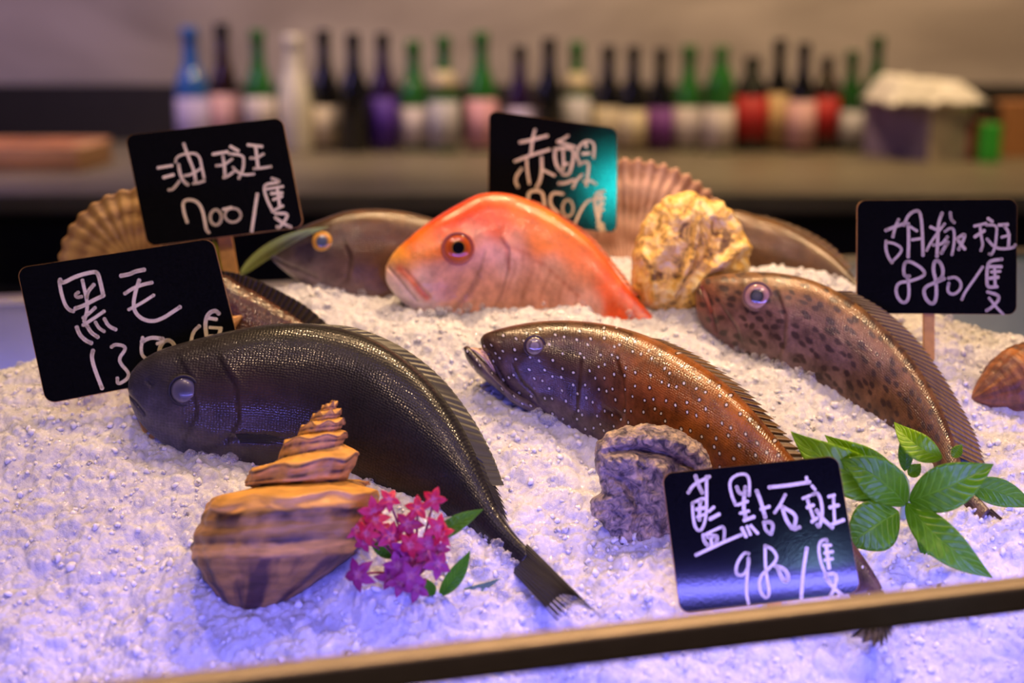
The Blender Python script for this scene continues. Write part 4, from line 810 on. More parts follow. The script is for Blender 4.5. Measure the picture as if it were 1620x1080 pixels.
def conch_mat(name, tan, dark, low, band=0.62):
    m, N, L, b = mat_new(name)
    at = N.new('ShaderNodeAttribute'); at.attribute_name = 'skin'; sp = N.new('ShaderNodeSeparateColor'); L.new(at.outputs['Color'], sp.inputs[0])
    uv = N.new('ShaderNodeUVMap'); uv.uv_map = 'uv'
    mp = N.new('ShaderNodeMapping'); mp.inputs['Scale'].default_value = (10, 26, 1); L.new(uv.outputs[0], mp.inputs[0])
    nz = N.new('ShaderNodeTexNoise'); nz.inputs['Scale'].default_value = 1; nz.inputs['Detail'].default_value = 7; nz.inputs['Roughness'].default_value = .6; L.new(mp.outputs[0], nz.inputs[0])
    mp2 = N.new('ShaderNodeMapping'); mp2.inputs['Scale'].default_value = (13, 3, 1); mp2.inputs['Rotation'].default_value = (0, 0, .25); L.new(uv.outputs[0], mp2.inputs[0])
    nb = N.new('ShaderNodeTexNoise'); nb.inputs['Scale'].default_value = 1; nb.inputs['Detail'].default_value = 3; L.new(mp2.outputs[0], nb.inputs[0])
    cr = N.new('ShaderNodeValToRGB'); cr.color_ramp.interpolation = 'EASE'
    # red channel: 0..1 inside the spire whorls, 1..2 down the body whorl
    half = mathn(N, L, 'MULTIPLY', mathn(N, L, 'ADD', sp.outputs[0], mathn(N, L, 'MULTIPLY', mathn(N, L, 'SUBTRACT', nb.outputs[0], .5), .10)), .5)
    L.new(half, cr.inputs[0]); el = cr.color_ramp.elements
    el[0].position = 0; el[0].color = (*tan, 1); el[1].position = 1; el[1].color = (*low, 1)
    for p, c in ((.13, tan), (.17, dark), (.21, tan), (.27, tuple(x * .6 for x in tan)), (.33, dark), (.40, tan), (.495, dark), (.505, tan), (.56, tan), (.585, tan), (.60, dark), (.66, tuple(x * .55 for x in tan)), (.70, dark), (.715, tan), (.745, tan), (.76, low), (.83, tuple(x * .75 for x in low)), (.90, low)):
        e = el.new(p); e.color = (*c, 1)
    blk = N.new('ShaderNodeMapRange'); blk.inputs[1].default_value = .42; blk.inputs[2].default_value = .55; L.new(nb.outputs[0], blk.inputs[0])
    c1 = mixc(N, L, mathn(N, L, 'MULTIPLY', blk.outputs[0], .45), cr.outputs[0], tuple(x * .9 for x in tan))
    st_ = N.new('ShaderNodeMapRange'); st_.inputs[1].default_value = .35; st_.inputs[2].default_value = .65; st_.inputs[3].default_value = .62; st_.inputs[4].default_value = 1.2; L.new(nz.outputs[0], st_.inputs[0])
    cm = N.new('ShaderNodeCombineColor')
    for i in range(3): L.new(st_.outputs[0], cm.inputs[i])
    L.new(mixc(N, L, 1.0, c1, cm.outputs[0], 'MULTIPLY'), b.inputs['Base Color']); b.inputs['Roughness'].default_value = .5
    bp = N.new('ShaderNodeBump'); bp.inputs['Strength'].default_value = .7; bp.inputs['Distance'].default_value = .0015; L.new(mathn(N, L, 'ADD', nz.outputs[0], nb.outputs[0]), bp.inputs['Height']); L.new(bp.outputs[0], b.inputs['Normal'])
    return m
MC = conch_mat('banded_conch_shell', (.72, .36, .07), (.04, .015, .010), (.075, .030, .026))
dW = hit(395, 972)
PROF = [(0, .03), (.02, .09), (.05, .15), (.09, .22), (.15, .31), (.235, .50), (.36, .72), (.42, .94), (.47, .985), (.60, 1.0), (.70, .90), (.80, .68), (.90, .40), (.97, .15), (1, .05)]
o = conch('large spired conch shell with brown and orange bands at the front left', (527, 634), (394, 985), dW + .035, dW + .018, 138, PROF, 5, MC, ribs=7, skew=.02, amp=.75)
dR = hit(1600, 670)
conch('brown conch shell half buried in ice at the right edge', (1745, 578), (1536, 632), dR + .05, dR + .022, 66, PROF, 5, conch_mat('brown_conch_shell', (.42, .14, .02), (.07, .025, .015), (.20, .075, .04)), ribs=6, rot=.4, roll=1.0)
dO = hit(250, 640) + .016
conch('amber conch shell hidden behind the price sign 1350', (118, 660), (383, 500), dO + .004, dO + .034, 40, PROF, 5, conch_mat('amber_conch_shell', (.85, .42, .10), (.5, .2, .05), (.75, .38, .12)), ribs=6)

def scallop(label, hinge, rim_c, depth, R, spread, ribs, mat, dome=.22, tiltb=0.0, name='scallop_shell'):
    """fan of radial ribs: hinge px, direction to the rim, R px, spread degrees to each side"""
    H0 = np.array(hinge, float); dr = np.array(rim_c, float) - H0; base = math.atan2(dr[1], dr[0])
    NA, NR = ribs * 10 + 1, 60; vs, uv, cl = [], [], []
    k = depth / FPX
    for i in range(NR):
        t = i / (NR - 1)
        for j in range(NA):
            a = (j / (NA - 1) * 2 - 1); th = base + math.radians(spread) * a * (0.55 + .45 * t)
            rr = R * t * (1 - .10 * abs(a) ** 3) * (1 + .012 * t * math.cos(2 * math.pi * ribs * (j / (NA - 1))))
            px, py = H0 + rr * np.array([math.cos(th), math.sin(th)])
            hgt = dome * R * k * (math.sin(math.pi * min(1, t * .62 + .18)) * (1 - a * a * .75) * 1.0) * (t ** .35)
            rib = .016 * R * k * t * math.cos(2 * math.pi * ribs * (j / (NA - 1))) + .006 * R * k * math.sin(t * 40)
            vs.append(P(px, py, depth + tiltb * t) - FWD * (hgt + rib * .45)); uv.append((j / (NA - 1), t)); cl.append((t, abs(a), 0))
    n = len(vs); vs += [np.array(v) + FWD * .0025 for v in vs]; uv += uv; cl += cl
    ix = lambda i, j: i * NA + j; fs = []
    for i in range(NR - 1):
        for j in range(NA - 1):
            fs.append((ix(i, j), ix(i, j + 1), ix(i + 1, j + 1), ix(i + 1, j))); fs.append((ix(i, j) + n, ix(i + 1, j) + n, ix(i + 1, j + 1) + n, ix(i, j + 1) + n))
    for j in range(NA - 1): fs.append((ix(NR - 1, j), ix(NR - 1, j + 1), ix(NR - 1, j + 1) + n, ix(NR - 1, j) + n))
    for i in range(NR - 1):
        for j in (0, NA - 1): fs.append((ix(i, j), ix(i + 1, j), ix(i + 1, j) + n, ix(i, j) + n))
    o = mesh_obj(name, vs, fs, mat, None, True, uv, cl); return tag(o, label, 'shell')
def scallop_mat(name, a, c, ribs, rings=5):
    m, N, L, b = mat_new(name)
    uv = N.new('ShaderNodeUVMap'); uv.uv_map = 'uv'; sp = N.new('ShaderNodeSeparateXYZ'); L.new(uv.outputs[0], sp.inputs[0])
    nz = N.new('ShaderNodeTexNoise'); nz.inputs['Scale'].default_value = 7; nz.inputs['Detail'].default_value = 6; L.new(uv.outputs[0], nz.inputs[0])
    g = mathn(N, L, 'SINE', mathn(N, L, 'ADD', mathn(N, L, 'MULTIPLY', sp.outputs[1], rings * 6.283), mathn(N, L, 'MULTIPLY', nz.outputs[0], 5)))
    rb = mathn(N, L, 'COSINE', mathn(N, L, 'MULTIPLY', sp.outputs[0], ribs * 6.283))
    f = mathn(N, L, 'ADD', mathn(N, L, 'MULTIPLY', g, .30), mathn(N, L, 'ADD', mathn(N, L, 'MULTIPLY', rb, -.18), nz.outputs[0]))
    L.new(mixc(N, L, f, a, c), b.inputs['Base Color']); b.inputs['Roughness'].default_value = .5
    bp = N.new('ShaderNodeBump'); bp.inputs['Strength'].default_value = .5; bp.inputs['Distance'].default_value = .002; L.new(mathn(N, L, 'ADD', nz.outputs[0], mathn(N, L, 'MULTIPLY', g, .3)), bp.inputs['Height']); L.new(bp.outputs[0], b.inputs['Normal'])
    return m
scallop('tan ribbed scallop shell standing behind the two tilted left signs', (238, 450), (175, 340), 1.27, 152, 62, 13, scallop_mat('tan_scallop', (.55, .34, .12), (.26, .13, .05), 13))
scallop('large pinkish brown ribbed scallop shell behind the yellow shell', (985, 480), (1012, 300), dC + .05, 226, 50, 19, scallop_mat('pink_scallop', (.88, .55, .40), (.30, .13, .07), 19, 4), dome=.13)

def rock_shell(label, outline, cen, dep, thick, mat, amp, fold=None, name='oyster_shell', seed=0, tb=0.0, flut=0, tilt=0.0, ragged=.05):
    op = interp_cr(outline + [outline[0]], 241)[:-1]; NA = len(op); NR = 70; c = np.array(cen, float)
    op = c + (op - c) * np.array([[1 + ragged * fbm((q[0] * .06, q[1] * .06, seed), 1.0, 4)] for q in op]); vs, uv = [], []
    k = dep / FPX; size = np.linalg.norm(op - c, axis=1).mean() * k
    for side in (1, -1):
        for i in range(NR):
            t = i / (NR - 1)
            for j in range(NA):
                q = c + (op[j] - c) * t
                dome = math.sqrt(max(0, 1 - t ** 2.6)) * thick
                p = P(q[0], q[1], dep - tilt * (q[1] - c[1]) / 100)
                v = Vector((q[0] * k * 1.0, q[1] * k, side * 3 + seed))
                n1 = fbm(v, 38, 4); n2 = 1 - abs(fbm(v + Vector((5, 3, 1)), 26, 3)) * 2
                edge = 1 - t ** 6
                d = dome + amp * (n1 * .9 + n2 * .5) * (.25 + .75 * edge) * (1 if side > 0 else .3)
                if fold:
                    for poly, wd, h in fold:
                        dd = polydist(np.array([q[0]]), np.array([q[1]]), poly)[0]; d += h * math.exp(-(dd / wd) ** 2) * edge
                if flut: d += flut * math.sin(j / NA * 2 * math.pi * 34 + 3 * n1) * t ** 3 * edge
                vs.append(p - FWD * side * d * (1 if side > 0 else .6)); uv.append((q[0] / 100, q[1] / 100))
    ix = lambda s, i, j: s * NR * NA + i * NA + j % NA; fs = []
    for i in range(NR - 1):
        for j in range(NA):
            fs.append((ix(0, i, j), ix(0, i + 1, j), ix(0, i + 1, j + 1), ix(0, i, j + 1))); fs.append((ix(1, i, j), ix(1, i, j + 1), ix(1, i + 1, j + 1), ix(1, i + 1, j)))
    for j in range(NA): fs.append((ix(0, NR - 1, j), ix(1, NR - 1, j), ix(1, NR - 1, j + 1), ix(0, NR - 1, j + 1)))
    o = mesh_obj(name, vs, fs, mat, None, True, uv)
    bm = bmesh.new(); bm.from_mesh(o.data); bmesh.ops.remove_doubles(bm, verts=bm.verts, dist=1e-6); bmesh.ops.recalc_face_normals(bm, faces=bm.faces); bm.to_mesh(o.data); bm.free()
    return tag(o, label, 'shell')
def rock_mat(name, c1, c2, c3, sc=9, bump=.9):
    m, N, L, b = mat_new(name); tc = N.new('ShaderNodeTexCoord')
    nz = N.new('ShaderNodeTexNoise'); nz.inputs['Scale'].default_value = sc * 9; nz.inputs['Detail'].default_value = 9; nz.inputs['Roughness'].default_value = .65; nz.inputs['Distortion'].default_value = 1.0
    L.new(tc.outputs['Object'], nz.inputs['Vector']); cr = N.new('ShaderNodeValToRGB'); L.new(nz.outputs[0], cr.inputs[0]); el = cr.color_ramp.elements
    el[0].position = .38; el[0].color = (*c1, 1); el[1].position = .64; el[1].color = (*c3, 1); e = el.new(.49); e.color = (*c2, 1)
    L.new(cr.outputs[0], b.inputs['Base Color']); b.inputs['Roughness'].default_value = .42
    v = N.new('ShaderNodeTexVoronoi'); v.inputs['Scale'].default_value = sc * 24; L.new(tc.outputs['Object'], v.inputs['Vector'])
    bp = N.new('ShaderNodeBump'); bp.inputs['Strength'].default_value = bump; bp.inputs['Distance'].default_value = .003; L.new(mathn(N, L, 'ADD', nz.outputs[0], mathn(N, L, 'MULTIPLY', v.outputs['Distance'], .5)), bp.inputs['Height']); L.new(bp.outputs[0], b.inputs['Normal'])
    return m
dY = hit(1080, 500) + .02
rock_shell('lumpy yellow and cream rock shell beside the red snapper tail', [(1000, 400), (1012, 362), (1035, 325), (1065, 306), (1095, 303), (1118, 312), (1140, 320), (1165, 345), (1183, 378), (1187, 405), (1180, 432), (1150, 445), (1118, 452), (1106, 470), (1096, 505), (1060, 506), (1020, 490), (1000, 460)], (1088, 405), dY, .026,
    rock_mat('yellow_rock_shell', (.20, .10, .03), (.90, .56, .12), (.95, .78, .42), 6), .0062, fold=[([(1100, 315), (1098, 360), (1090, 410), (1060, 470)], 7, .008), ([(1180, 385), (1150, 410), (1120, 430), (1090, 460)], 7, .007), ([(1065, 320), (1050, 370), (1035, 430), (1030, 480)], 12, .006), ([(1130, 335), (1125, 370), (1115, 410)], 8, -.006), ([(1012, 400), (1025, 440), (1030, 470)], 8, .005)])
dF = hit(1005, 868) + .018
rock_shell('rough violet grey oyster shell with frilly rim left of the sign 980', [(940, 730), (946, 700), (965, 682), (1000, 673), (1040, 672), (1078, 682), (1108, 700), (1125, 730), (1120, 770), (1090, 800), (1070, 850), (1040, 866), (1000, 872), (975, 862), (955, 830), (936, 812), (936, 790), (950, 775)], (1020, 770), dF, .017,
    rock_mat('grey_oyster_shell', (.05, .04, .06), (.28, .22, .21), (.66, .50, .36), 14, 1.0), .0085, fold=[([(958, 712), (1000, 708), (1050, 716), (1090, 738), (1110, 765)], 6, -.011), ([(955, 745), (990, 760), (1010, 800), (1000, 850)], 7, -.006), ([(1040, 740), (1048, 790), (1035, 850)], 9, .006), ([(945, 800), (985, 812), (1030, 806)], 6, -.005), ([(950, 690), (1000, 684), (1060, 690), (1105, 716)], 10, .006)], flut=.0014, seed=4, ragged=.045)
# ------------------------------------------------------------------ leaves and flowers
def leaf_mat(name, c1, c2, veins=9):
    m, N, L, b = mat_new(name); uv = N.new('ShaderNodeUVMap'); uv.uv_map = 'uv'; sp = N.new('ShaderNodeSeparateXYZ'); L.new(uv.outputs[0], sp.inputs[0])
    ac = mathn(N, L, 'ABSOLUTE', sp.outputs[1])
    ph = mathn(N, L, 'SUBTRACT', mathn(N, L, 'MULTIPLY', sp.outputs[0], veins), mathn(N, L, 'MULTIPLY', ac, 2.0))
    s = mathn(N, L, 'POWER', mathn(N, L, 'ABSOLUTE', mathn(N, L, 'SINE', mathn(N, L, 'MULTIPLY', ph, 3.1416))), 9.0) if False else mathn(N, L, 'POWER', mathn(N, L, 'ABSOLUTE', mathn(N, L, 'COSINE', mathn(N, L, 'MULTIPLY', ph, 3.1416))), 14.0)
    mid = N.new('ShaderNodeMapRange'); mid.inputs[1].default_value = 0; mid.inputs[2].default_value = .06; mid.inputs[3].default_value = 1; mid.inputs[4].default_value = 0; L.new(ac, mid.inputs[0])
    v = mathn(N, L, 'MAXIMUM', mathn(N, L, 'MULTIPLY', s, .6), mid.outputs[0])
    nz = N.new('ShaderNodeTexNoise'); nz.inputs['Scale'].default_value = 5; nz.inputs['Detail'].default_value = 5; L.new(uv.outputs[0], nz.inputs[0])
    base = mixc(N, L, nz.outputs[0], c1, c2); col = mixc(N, L, mathn(N, L, 'MULTIPLY', v, .55), base, tuple(min(1, x * 1.5 + .05) for x in c2))
    L.new(col, b.inputs['Base Color']); b.inputs['Roughness'].default_value = .38
    bp = N.new('ShaderNodeBump'); bp.invert = True; bp.inputs['Strength'].default_value = .6; bp.inputs['Distance'].default_value = .0012; L.new(v, bp.inputs['Height']); L.new(bp.outputs[0], b.inputs['Normal'])
    tl = N.new('ShaderNodeBsdfTranslucent'); L.new(col, tl.inputs[0]); mx = N.new('ShaderNodeMixShader'); mx.inputs[0].default_value = .3
    L.new(b.outputs[0], mx.inputs[1]); L.new(tl.outputs[0], mx.inputs[2]); L.new(mx.outputs[0], N['Material Output'].inputs[0])
    return m
def leaf(root, b0, tp, wpx, d0, d1, mat, bend=0.0, cup=.25, name='leaf', wide=.42, roll=0.0, arch=.0):
    b0 = np.array(b0, float); tp = np.array(tp, float); n, mM = 34, 12
    dv = tp - b0; ln = np.hypot(*dv); nrm2 = np.array([-dv[1], dv[0]]) / ln; ctl = (b0 + tp) / 2 + nrm2 * bend * ln
    vs, uv = [], []
    for i in range(n):
        t = i / (n - 1); c = (1 - t) ** 2 * b0 + 2 * t * (1 - t) * ctl + t * t * tp; tg = 2 * (1 - t) * (ctl - b0) + 2 * t * (tp - ctl); tg /= np.hypot(*tg) + 1e-9; sd = np.array([-tg[1], tg[0]])
        pr = math.sin(math.pi * t ** (math.log(.5) / math.log(wide))) ** .85 * (1 - .25 * t ** 6) if 0 < t < 1 else .02
        if t >= 1: pr = .01
        for j in range(mM + 1):
            s = j / mM * 2 - 1; q = c + sd * s * wpx / 2 * pr
            d = d0 + (d1 - d0) * t - arch * math.sin(math.pi * t)
            dep = d - (abs(s) * cup * wpx / 2 * pr + roll * s * wpx / 2 * pr) * d / FPX + .0006 * math.sin(t * 55) * abs(s) * pr
            vs.append(P(q[0], q[1], dep)); uv.append((t, s))
    fs = [(i * (mM + 1) + j, i * (mM + 1) + j + 1, (i + 1) * (mM + 1) + j + 1, (i + 1) * (mM + 1) + j) for i in range(n - 1) for j in range(mM)]
    o = mesh_obj(name, vs, fs, mat, root, True, uv); s_ = o.modifiers.new('thickness', 'SOLIDIFY'); s_.thickness = .0004; return o
def tube(pts, r0, r1, name, mat, parent, seg=10):
    pts = [np.array(p, float) for p in pts]; pp = interp_cr(np.array(pts), max(8, len(pts) * 5)) if len(pts) > 1 else pts; vs = []; n = len(pp); tg = np.gradient(pp, axis=0)
    up_ = np.array([.13, .97, .2])
    for i in range(n):
        t = tg[i] / (np.linalg.norm(tg[i]) + 1e-12); a = np.cross(t, up_); a /= np.linalg.norm(a) + 1e-9; b_ = np.cross(t, a); r_ = r0 + (r1 - r0) * i / (n - 1)
        vs += [pp[i] + (a * math.cos(2 * math.pi * k / seg) + b_ * math.sin(2 * math.pi * k / seg)) * r_ for k in range(seg)]
    fs = [(i * seg + k, i * seg + (k + 1) % seg, (i + 1) * seg + (k + 1) % seg, (i + 1) * seg + k) for i in range(n - 1) for k in range(seg)] + [tuple(range(seg))[::-1], tuple((n - 1) * seg + k for k in range(seg))]
    return mesh_obj(name, vs, fs, mat, parent)
LG = leaf_mat('fresh_green_leaf', (.045, .21, .0), (.17, .42, .0)); LG2 = leaf_mat('bright_green_leaf', (.13, .38, .0), (.34, .62, .0)); LG3 = leaf_mat('deep_green_leaf', (.04, .24, .0), (.11, .38, .0))
dG = hit(1440, 850) - .004
rt = empty('leafy_sprig', P(1436, 806, dG), 'bright green leafy sprig lying on the ice beside the sign 980', 'leaves')
sx_ = lambda x: 1220 + x / 3.6; sy_ = lambda y: 640 + y / 3.6; Q = lambda x, y: (sx_(x), sy_(y))
leaf(rt, Q(640, 545), Q(412, 462), 22, dG + .012, dG + .008, LG3, .05)
leaf(rt, Q(780, 400), Q(852, 335), 22, dG, dG, LG2, .1)
leaf(rt, Q(740, 500), Q(112, 152), 72, dG - .002, dG - .012, LG2, -.14, cup=.18, arch=.01)
leaf(rt, Q(716, 385), Q(305, 172), 46, dG, dG - .002, LG2, -.13, cup=.22, arch=.01)
leaf(rt, Q(760, 378), Q(750, 150), 24, dG, dG + .004, LG, .10, arch=.004)
leaf(rt, Q(975, 305), Q(700, 98), 42, dG - .012, dG + .01, LG2, -.16, cup=.2, arch=.01)
leaf(rt, Q(1035, 300), Q(1088, 226), 18, dG + .005, dG + .005, LG2, 0)
leaf(rt, Q(1120, 462), Q(1500, 585), 44, dG + .004, dG + .012, LG, -.10, arch=.006)
leaf(rt, Q(900, 520), Q(1012, 572), 14, dG, dG, LG3, .1)
leaf(rt, Q(840, 690), Q(1268, 1000), 66, dG - .002, dG - .028, LG3, .12, cup=.1)
leaf(rt, Q(770, 575), Q(395, 315), 66, dG - .006, dG - .02, LG, .16, cup=.24, arch=.012)
leaf(rt, Q(785, 548), Q(1266, 338), 74, dG - .010, dG - .020, LG, .06, cup=.26, arch=.015)
leaf(rt, Q(726, 608), Q(432, 800), 84, dG - .006, dG - .016, LG, .02, cup=.15, wide=.45, arch=.008)
leaf(rt, Q(768, 560), Q(1262, 985), 58, dG - .008, dG - .040, LG, .09, cup=.25, arch=.012)
tube([P(1421, 745, dG + .002), P(1432, 765, dG), P(1433, 800, dG - .004), P(1430, 818, dG - .002)], .0028, .0038, 'stem', simple('pale_green_stem', (.45, .62, .42), .3), rt)
# blade leaf in front of the rear left fish
dL = hit(400, 470) + .02
rt = empty('blade_leaf', P(385, 430, dL), 'narrow pale green blade leaf beside the stake of the sign 700', 'leaf')
leaf(rt, (380, 434), (520, 359), 21, dL, dL - .02, leaf_mat('pale_blade_leaf', (.40, .65, .12), (.80, .88, .40), 2), -.16, cup=.5, name='blade', wide=.35)
leaf(rt, (352, 434), (338, 380), 10, dL, dL, leaf_mat('yellow_green_blade', (.35, .42, .03), (.55, .60, .06), 2), .05, name='blade')
# pink flower sprig
dP = hit(690, 935) - .002
rt = empty('flower_sprig', P(680, 935, dP), 'sprig of pink star flowers with green leaves beside the large conch shell', 'flowers')
def pmat(n, c, c0):
    m, N, L, b = mat_new(n); tc = N.new('ShaderNodeAttribute'); tc.attribute_name = 'skin'
    L.new(tc.outputs['Color'], b.inputs['Base Color']); b.inputs['Roughness'].default_value = .5; b.inputs['Subsurface Weight'].default_value = 0; return m
PM = pmat('pink_petals', 0, 0)
fx = lambda x: 280 + x / 2.7; fy = lambda y: 600 + y / 2.7
flowers = [(905, 515, 1.0, 0), (835, 560, 1.35, 0), (765, 640, 1.3, 1), (815, 655, 1.1, 0), (908, 672, 1.35, 1), (990, 618, 1.3, 1), (1028, 552, 1.1, 0), (1098, 515, 1.1, 0), (1108, 632, 1.2, 0), (1135, 665, 1.1, 0), (1000, 705, 1.2, 0), (1000, 755, 1.3, 2), (905, 838, 1.2, 2), (780, 832, 1.45, 2), (1000, 838, 1.3, 2), (1108, 790, 1.3, 2), (950, 868, 1.2, 2), (1020, 892, 1.2, 2), (1062, 742, 1.1, 1), (850, 605, 1.2, 0), (868, 645, 1.0, 1), (1070, 700, 1.1, 1), (940, 790, 1.2, 2), (800, 690, 1.0, 1), (960, 720, 1.2, 2), (1125, 720, .9, 1)]
rf = random.Random(5)
for (x, y, s, c) in flowers:
    cen = P(fx(x), fy(y), dP - .012 - .014 * rf.random()); r = 20 * s * dP / FPX
    n = Vector((rf.uniform(-.7, .7), -1, rf.uniform(-.2, .9))).normalized(); rot = n.to_track_quat('Z', 'Y').to_matrix() @ Matrix.Rotation(rf.uniform(0, 6.28), 3, 'Z')
    col = [(.55, .006, .04), (.42, .010, .08), (.26, .008, .11)][c]; vs, cs, fs = [], [], []
    np_ = 5
    for k in range(np_):
        a0 = 2 * math.pi * k / np_; base = len(vs); drop = rf.uniform(-.1, .35)
        for i in range(9):
            t = i / 8; wd = .30 * math.sin(math.pi * min(1, t * .82 + .12)) ** .8 * (1 - t ** 5)
            for j in (-1, -.5, 0, .5, 1):
                q = Vector((t, j * wd, .14 * abs(j) * (1 - t) + .10 * math.sin(t * 3) - drop * t * t)) * r
                q = Matrix.Rotation(a0, 3, 'Z') @ q; vs.append(np.array(cen) + np.array(rot @ q)); m_ = max(0, 1 - t / .28); cs.append(tuple(col[z] * (1 - .6 * m_) + (.75, .28, .34)[z] * .6 * m_ for z in range(3)))
        for i in range(8):
            for j in range(4): fs.append((base + i * 5 + j, base + i * 5 + j + 1, base + (i + 1) * 5 + j + 1, base + (i + 1) * 5 + j))
    o = mesh_obj('flower', vs, fs, PM, rt, True, None, cs); s_ = o.modifiers.new('thickness', 'SOLIDIFY'); s_.thickness = .0005
    root_pt = P(655, 915, dP + .006); midp = (np.array(cen) * .6 + root_pt * .4) + np.array([0, .006, 0])
    tube([cen, midp, root_pt], .0007, .0011, 'flower_stalk', bpy.data.materials.get('flower_stalk_skin') or simple('flower_stalk_skin', (.30, .03, .10), .5), o, 6)
leaf(rt, (fx(1085), fy(690)), (fx(1308), fy(555)), 27, dP - .004, dP - .004, LG, -.06, cup=.3)
leaf(rt, (fx(1120), fy(925)), (fx(1252), fy(732)), 26, dP, dP - .012, LG3, .08, cup=.3)
leaf(rt, (fx(1120), fy(935)), (fx(1385), fy(848)), 15, dP + .002, dP + .006, leaf_mat('dull_green_leaf', (.10, .22, .14), (.2, .34, .22)), .10)
leaf(rt, (fx(810), fy(600)), (fx(750), fy(505)), 16, dP, dP - .006, LG3, 0)
leaf(rt, (fx(1090), fy(930)), (fx(1060), fy(850)), 22, dP, dP - .01, LG3, 0)
leaf(rt, (fx(930), fy(760)), (fx(820), fy(690)), 22, dP, dP - .006, LG3, 0)
tube([P(655, 915, dP + .006), P(690, 948, dP + .004), P(700, 955, dP + .01)], .002, .0025, 'stem', simple('sprig_stem', (.12, .25, .10), .5), rt)

# clear beads of ice
pp = np.vstack([c[0] for c in CLEAR]); rr = np.concatenate([c[1] for c in CLEAR])
tag(grains('clear_ice_beads', pp, rr, M_CLEAR, 3, .16), 'clear glassy ice beads along the fish and over the bed', 'ice', kind='stuff')
# ------------------------------------------------------------------ bottles on the back counter
def lathe(name, prof, mat, parent, seg=40):
    vs = [(r * math.cos(2 * math.pi * k / seg), r * math.sin(2 * math.pi * k / seg), z) for r, z in prof for k in range(seg)]
    fs = [(i * seg + k, i * seg + (k + 1) % seg, (i + 1) * seg + (k + 1) % seg, (i + 1) * seg + k) for i in range(len(prof) - 1) for k in range(seg)] + [tuple(range(seg))[::-1], tuple((len(prof) - 1) * seg + k for k in range(seg))]
    return mesh_obj(name, vs, fs, mat, parent)
LOCAL = set()
def glassy(name, col, rough=.08): return simple(name, col, rough, noise_amt=.1, nscale=20, coat=.5)
G = {'blue': glassy('blue_bottle_glass', (.04, .16, .55)), 'brown': glassy('dark_brown_bottle_glass', (.03, .010, .008)), 'green': glassy('green_bottle_glass', (.03, .17, .03)), 'white': glassy('frosted_white_bottle', (.92, .86, .80), .35), 'black': glassy('black_bottle_glass', (.008, .008, .009)), 'purple': glassy('dark_purple_bottle_glass', (.03, .012, .06)), 'dgreen': glassy('dark_green_bottle_glass', (.015, .08, .015))}
LB = {k: simple(k + '_paper_label', c, .6, noise_amt=.12, nscale=60) for k, c in {'lilac': (.55, .48, .80), 'pink': (.72, .42, .45), 'white': (.68, .60, .62), 'cream': (.68, .58, .42), 'grey': (.52, .50, .58), 'rose': (.72, .36, .48), 'red': (.45, .015, .02), 'purple': (.18, .04, .30), 'tan': (.60, .42, .22), 'violet': (.08, .02, .35)}.items()}
dBt = 3.36
spec = [(308, 42, 'blue', 'lilac', 150, 232, 0, 'blue bottle with lilac label at the left end of the bottle row', 52), (358, 38, 'brown', 'pink', 146, 225, 0, 'dark brown bottle with pink label right of the blue bottle', 46), (413, 45, 'green', 'white', 148, 205, 0, 'green bottle with white label left of the white bottle', 46), (468, 54, 'white', None, 0, 0, 0, 'frosted white bottle without label in the bottle row', 54),
        (516, 48, 'black', 'cream', 165, 226, 0, 'black bottle with cream label right of the white bottle', 46), (562, 50, 'black', None, 0, 0, 0, 'plain black bottle between the cream labelled and the violet lit bottles', 46), (608, 52, 'purple', 'violet', 150, 225, 0, 'dark bottle with a violet band painted as its blue violet highlight', 44), (656, 65, 'green', 'white', 166, 226, 0, 'green bottle with white label right of the violet banded bottle', 48), (703, 55, 'green', 'grey', 154, 226, (108, 136), 'green bottle with cream neck label and grey label left of the pink labelled bottle', 46), (762, 50, 'green', 'rose', 153, 228, 0, 'green bottle with bright pink label left of the sign 750', 48),  # the violet label paints the highlight on the dark bottle
        (822, 72, 'purple', 'lilac', 168, 226, 0, 'dark purple bottle above the left half of the sign 750', 42), (868, 58, 'black', None, 0, 0, 0, 'tall black bottle above the middle of the sign 750', 44), (911, 65, 'green', 'grey', 150, 226, (112, 140), 'green bottle with cream neck label above the right half of the sign 750', 44), (961, 72, 'black', 'cream', 166, 226, 0, 'black bottle with cream label just right of the sign 750', 44), (1000, 70, 'black', 'cream', 168, 226, 0, 'black bottle with cream label left of the purple labelled bottle', 42), (1043, 75, 'black', 'purple', 166, 226, 0, 'black bottle with purple label in the bottle row', 42),
        (1087, 72, 'green', 'white', 166, 228, 0, 'green bottle with white label right of the purple labelled bottle', 46), (1137, 70, 'green', 'white', 164, 228, 0, 'green bottle with white label left of the squat red labelled bottle', 46), (1186, 88, 'black', 'red', 148, 214, 0, 'squat black bottle with a wide red label', 52), (1228, 62, 'black', 'tan', 128, 226, 0, 'black bottle with tall tan label right of the wide red label', 42), (1266, 65, 'black', 'pink', 154, 226, 0, 'black bottle with pink label right of the tan labelled bottle', 42), (1303, 88, 'brown', 'red', 150, 210, 0, 'short dark brown bottle with red label', 42), (1342, 80, 'dgreen', 'grey', 172, 226, 0, 'dark green bottle with grey label near the white paper box', 42), (1380, 62, 'dgreen', None, 0, 0, 0, 'dark green bottle partly behind the white paper box', 42)]
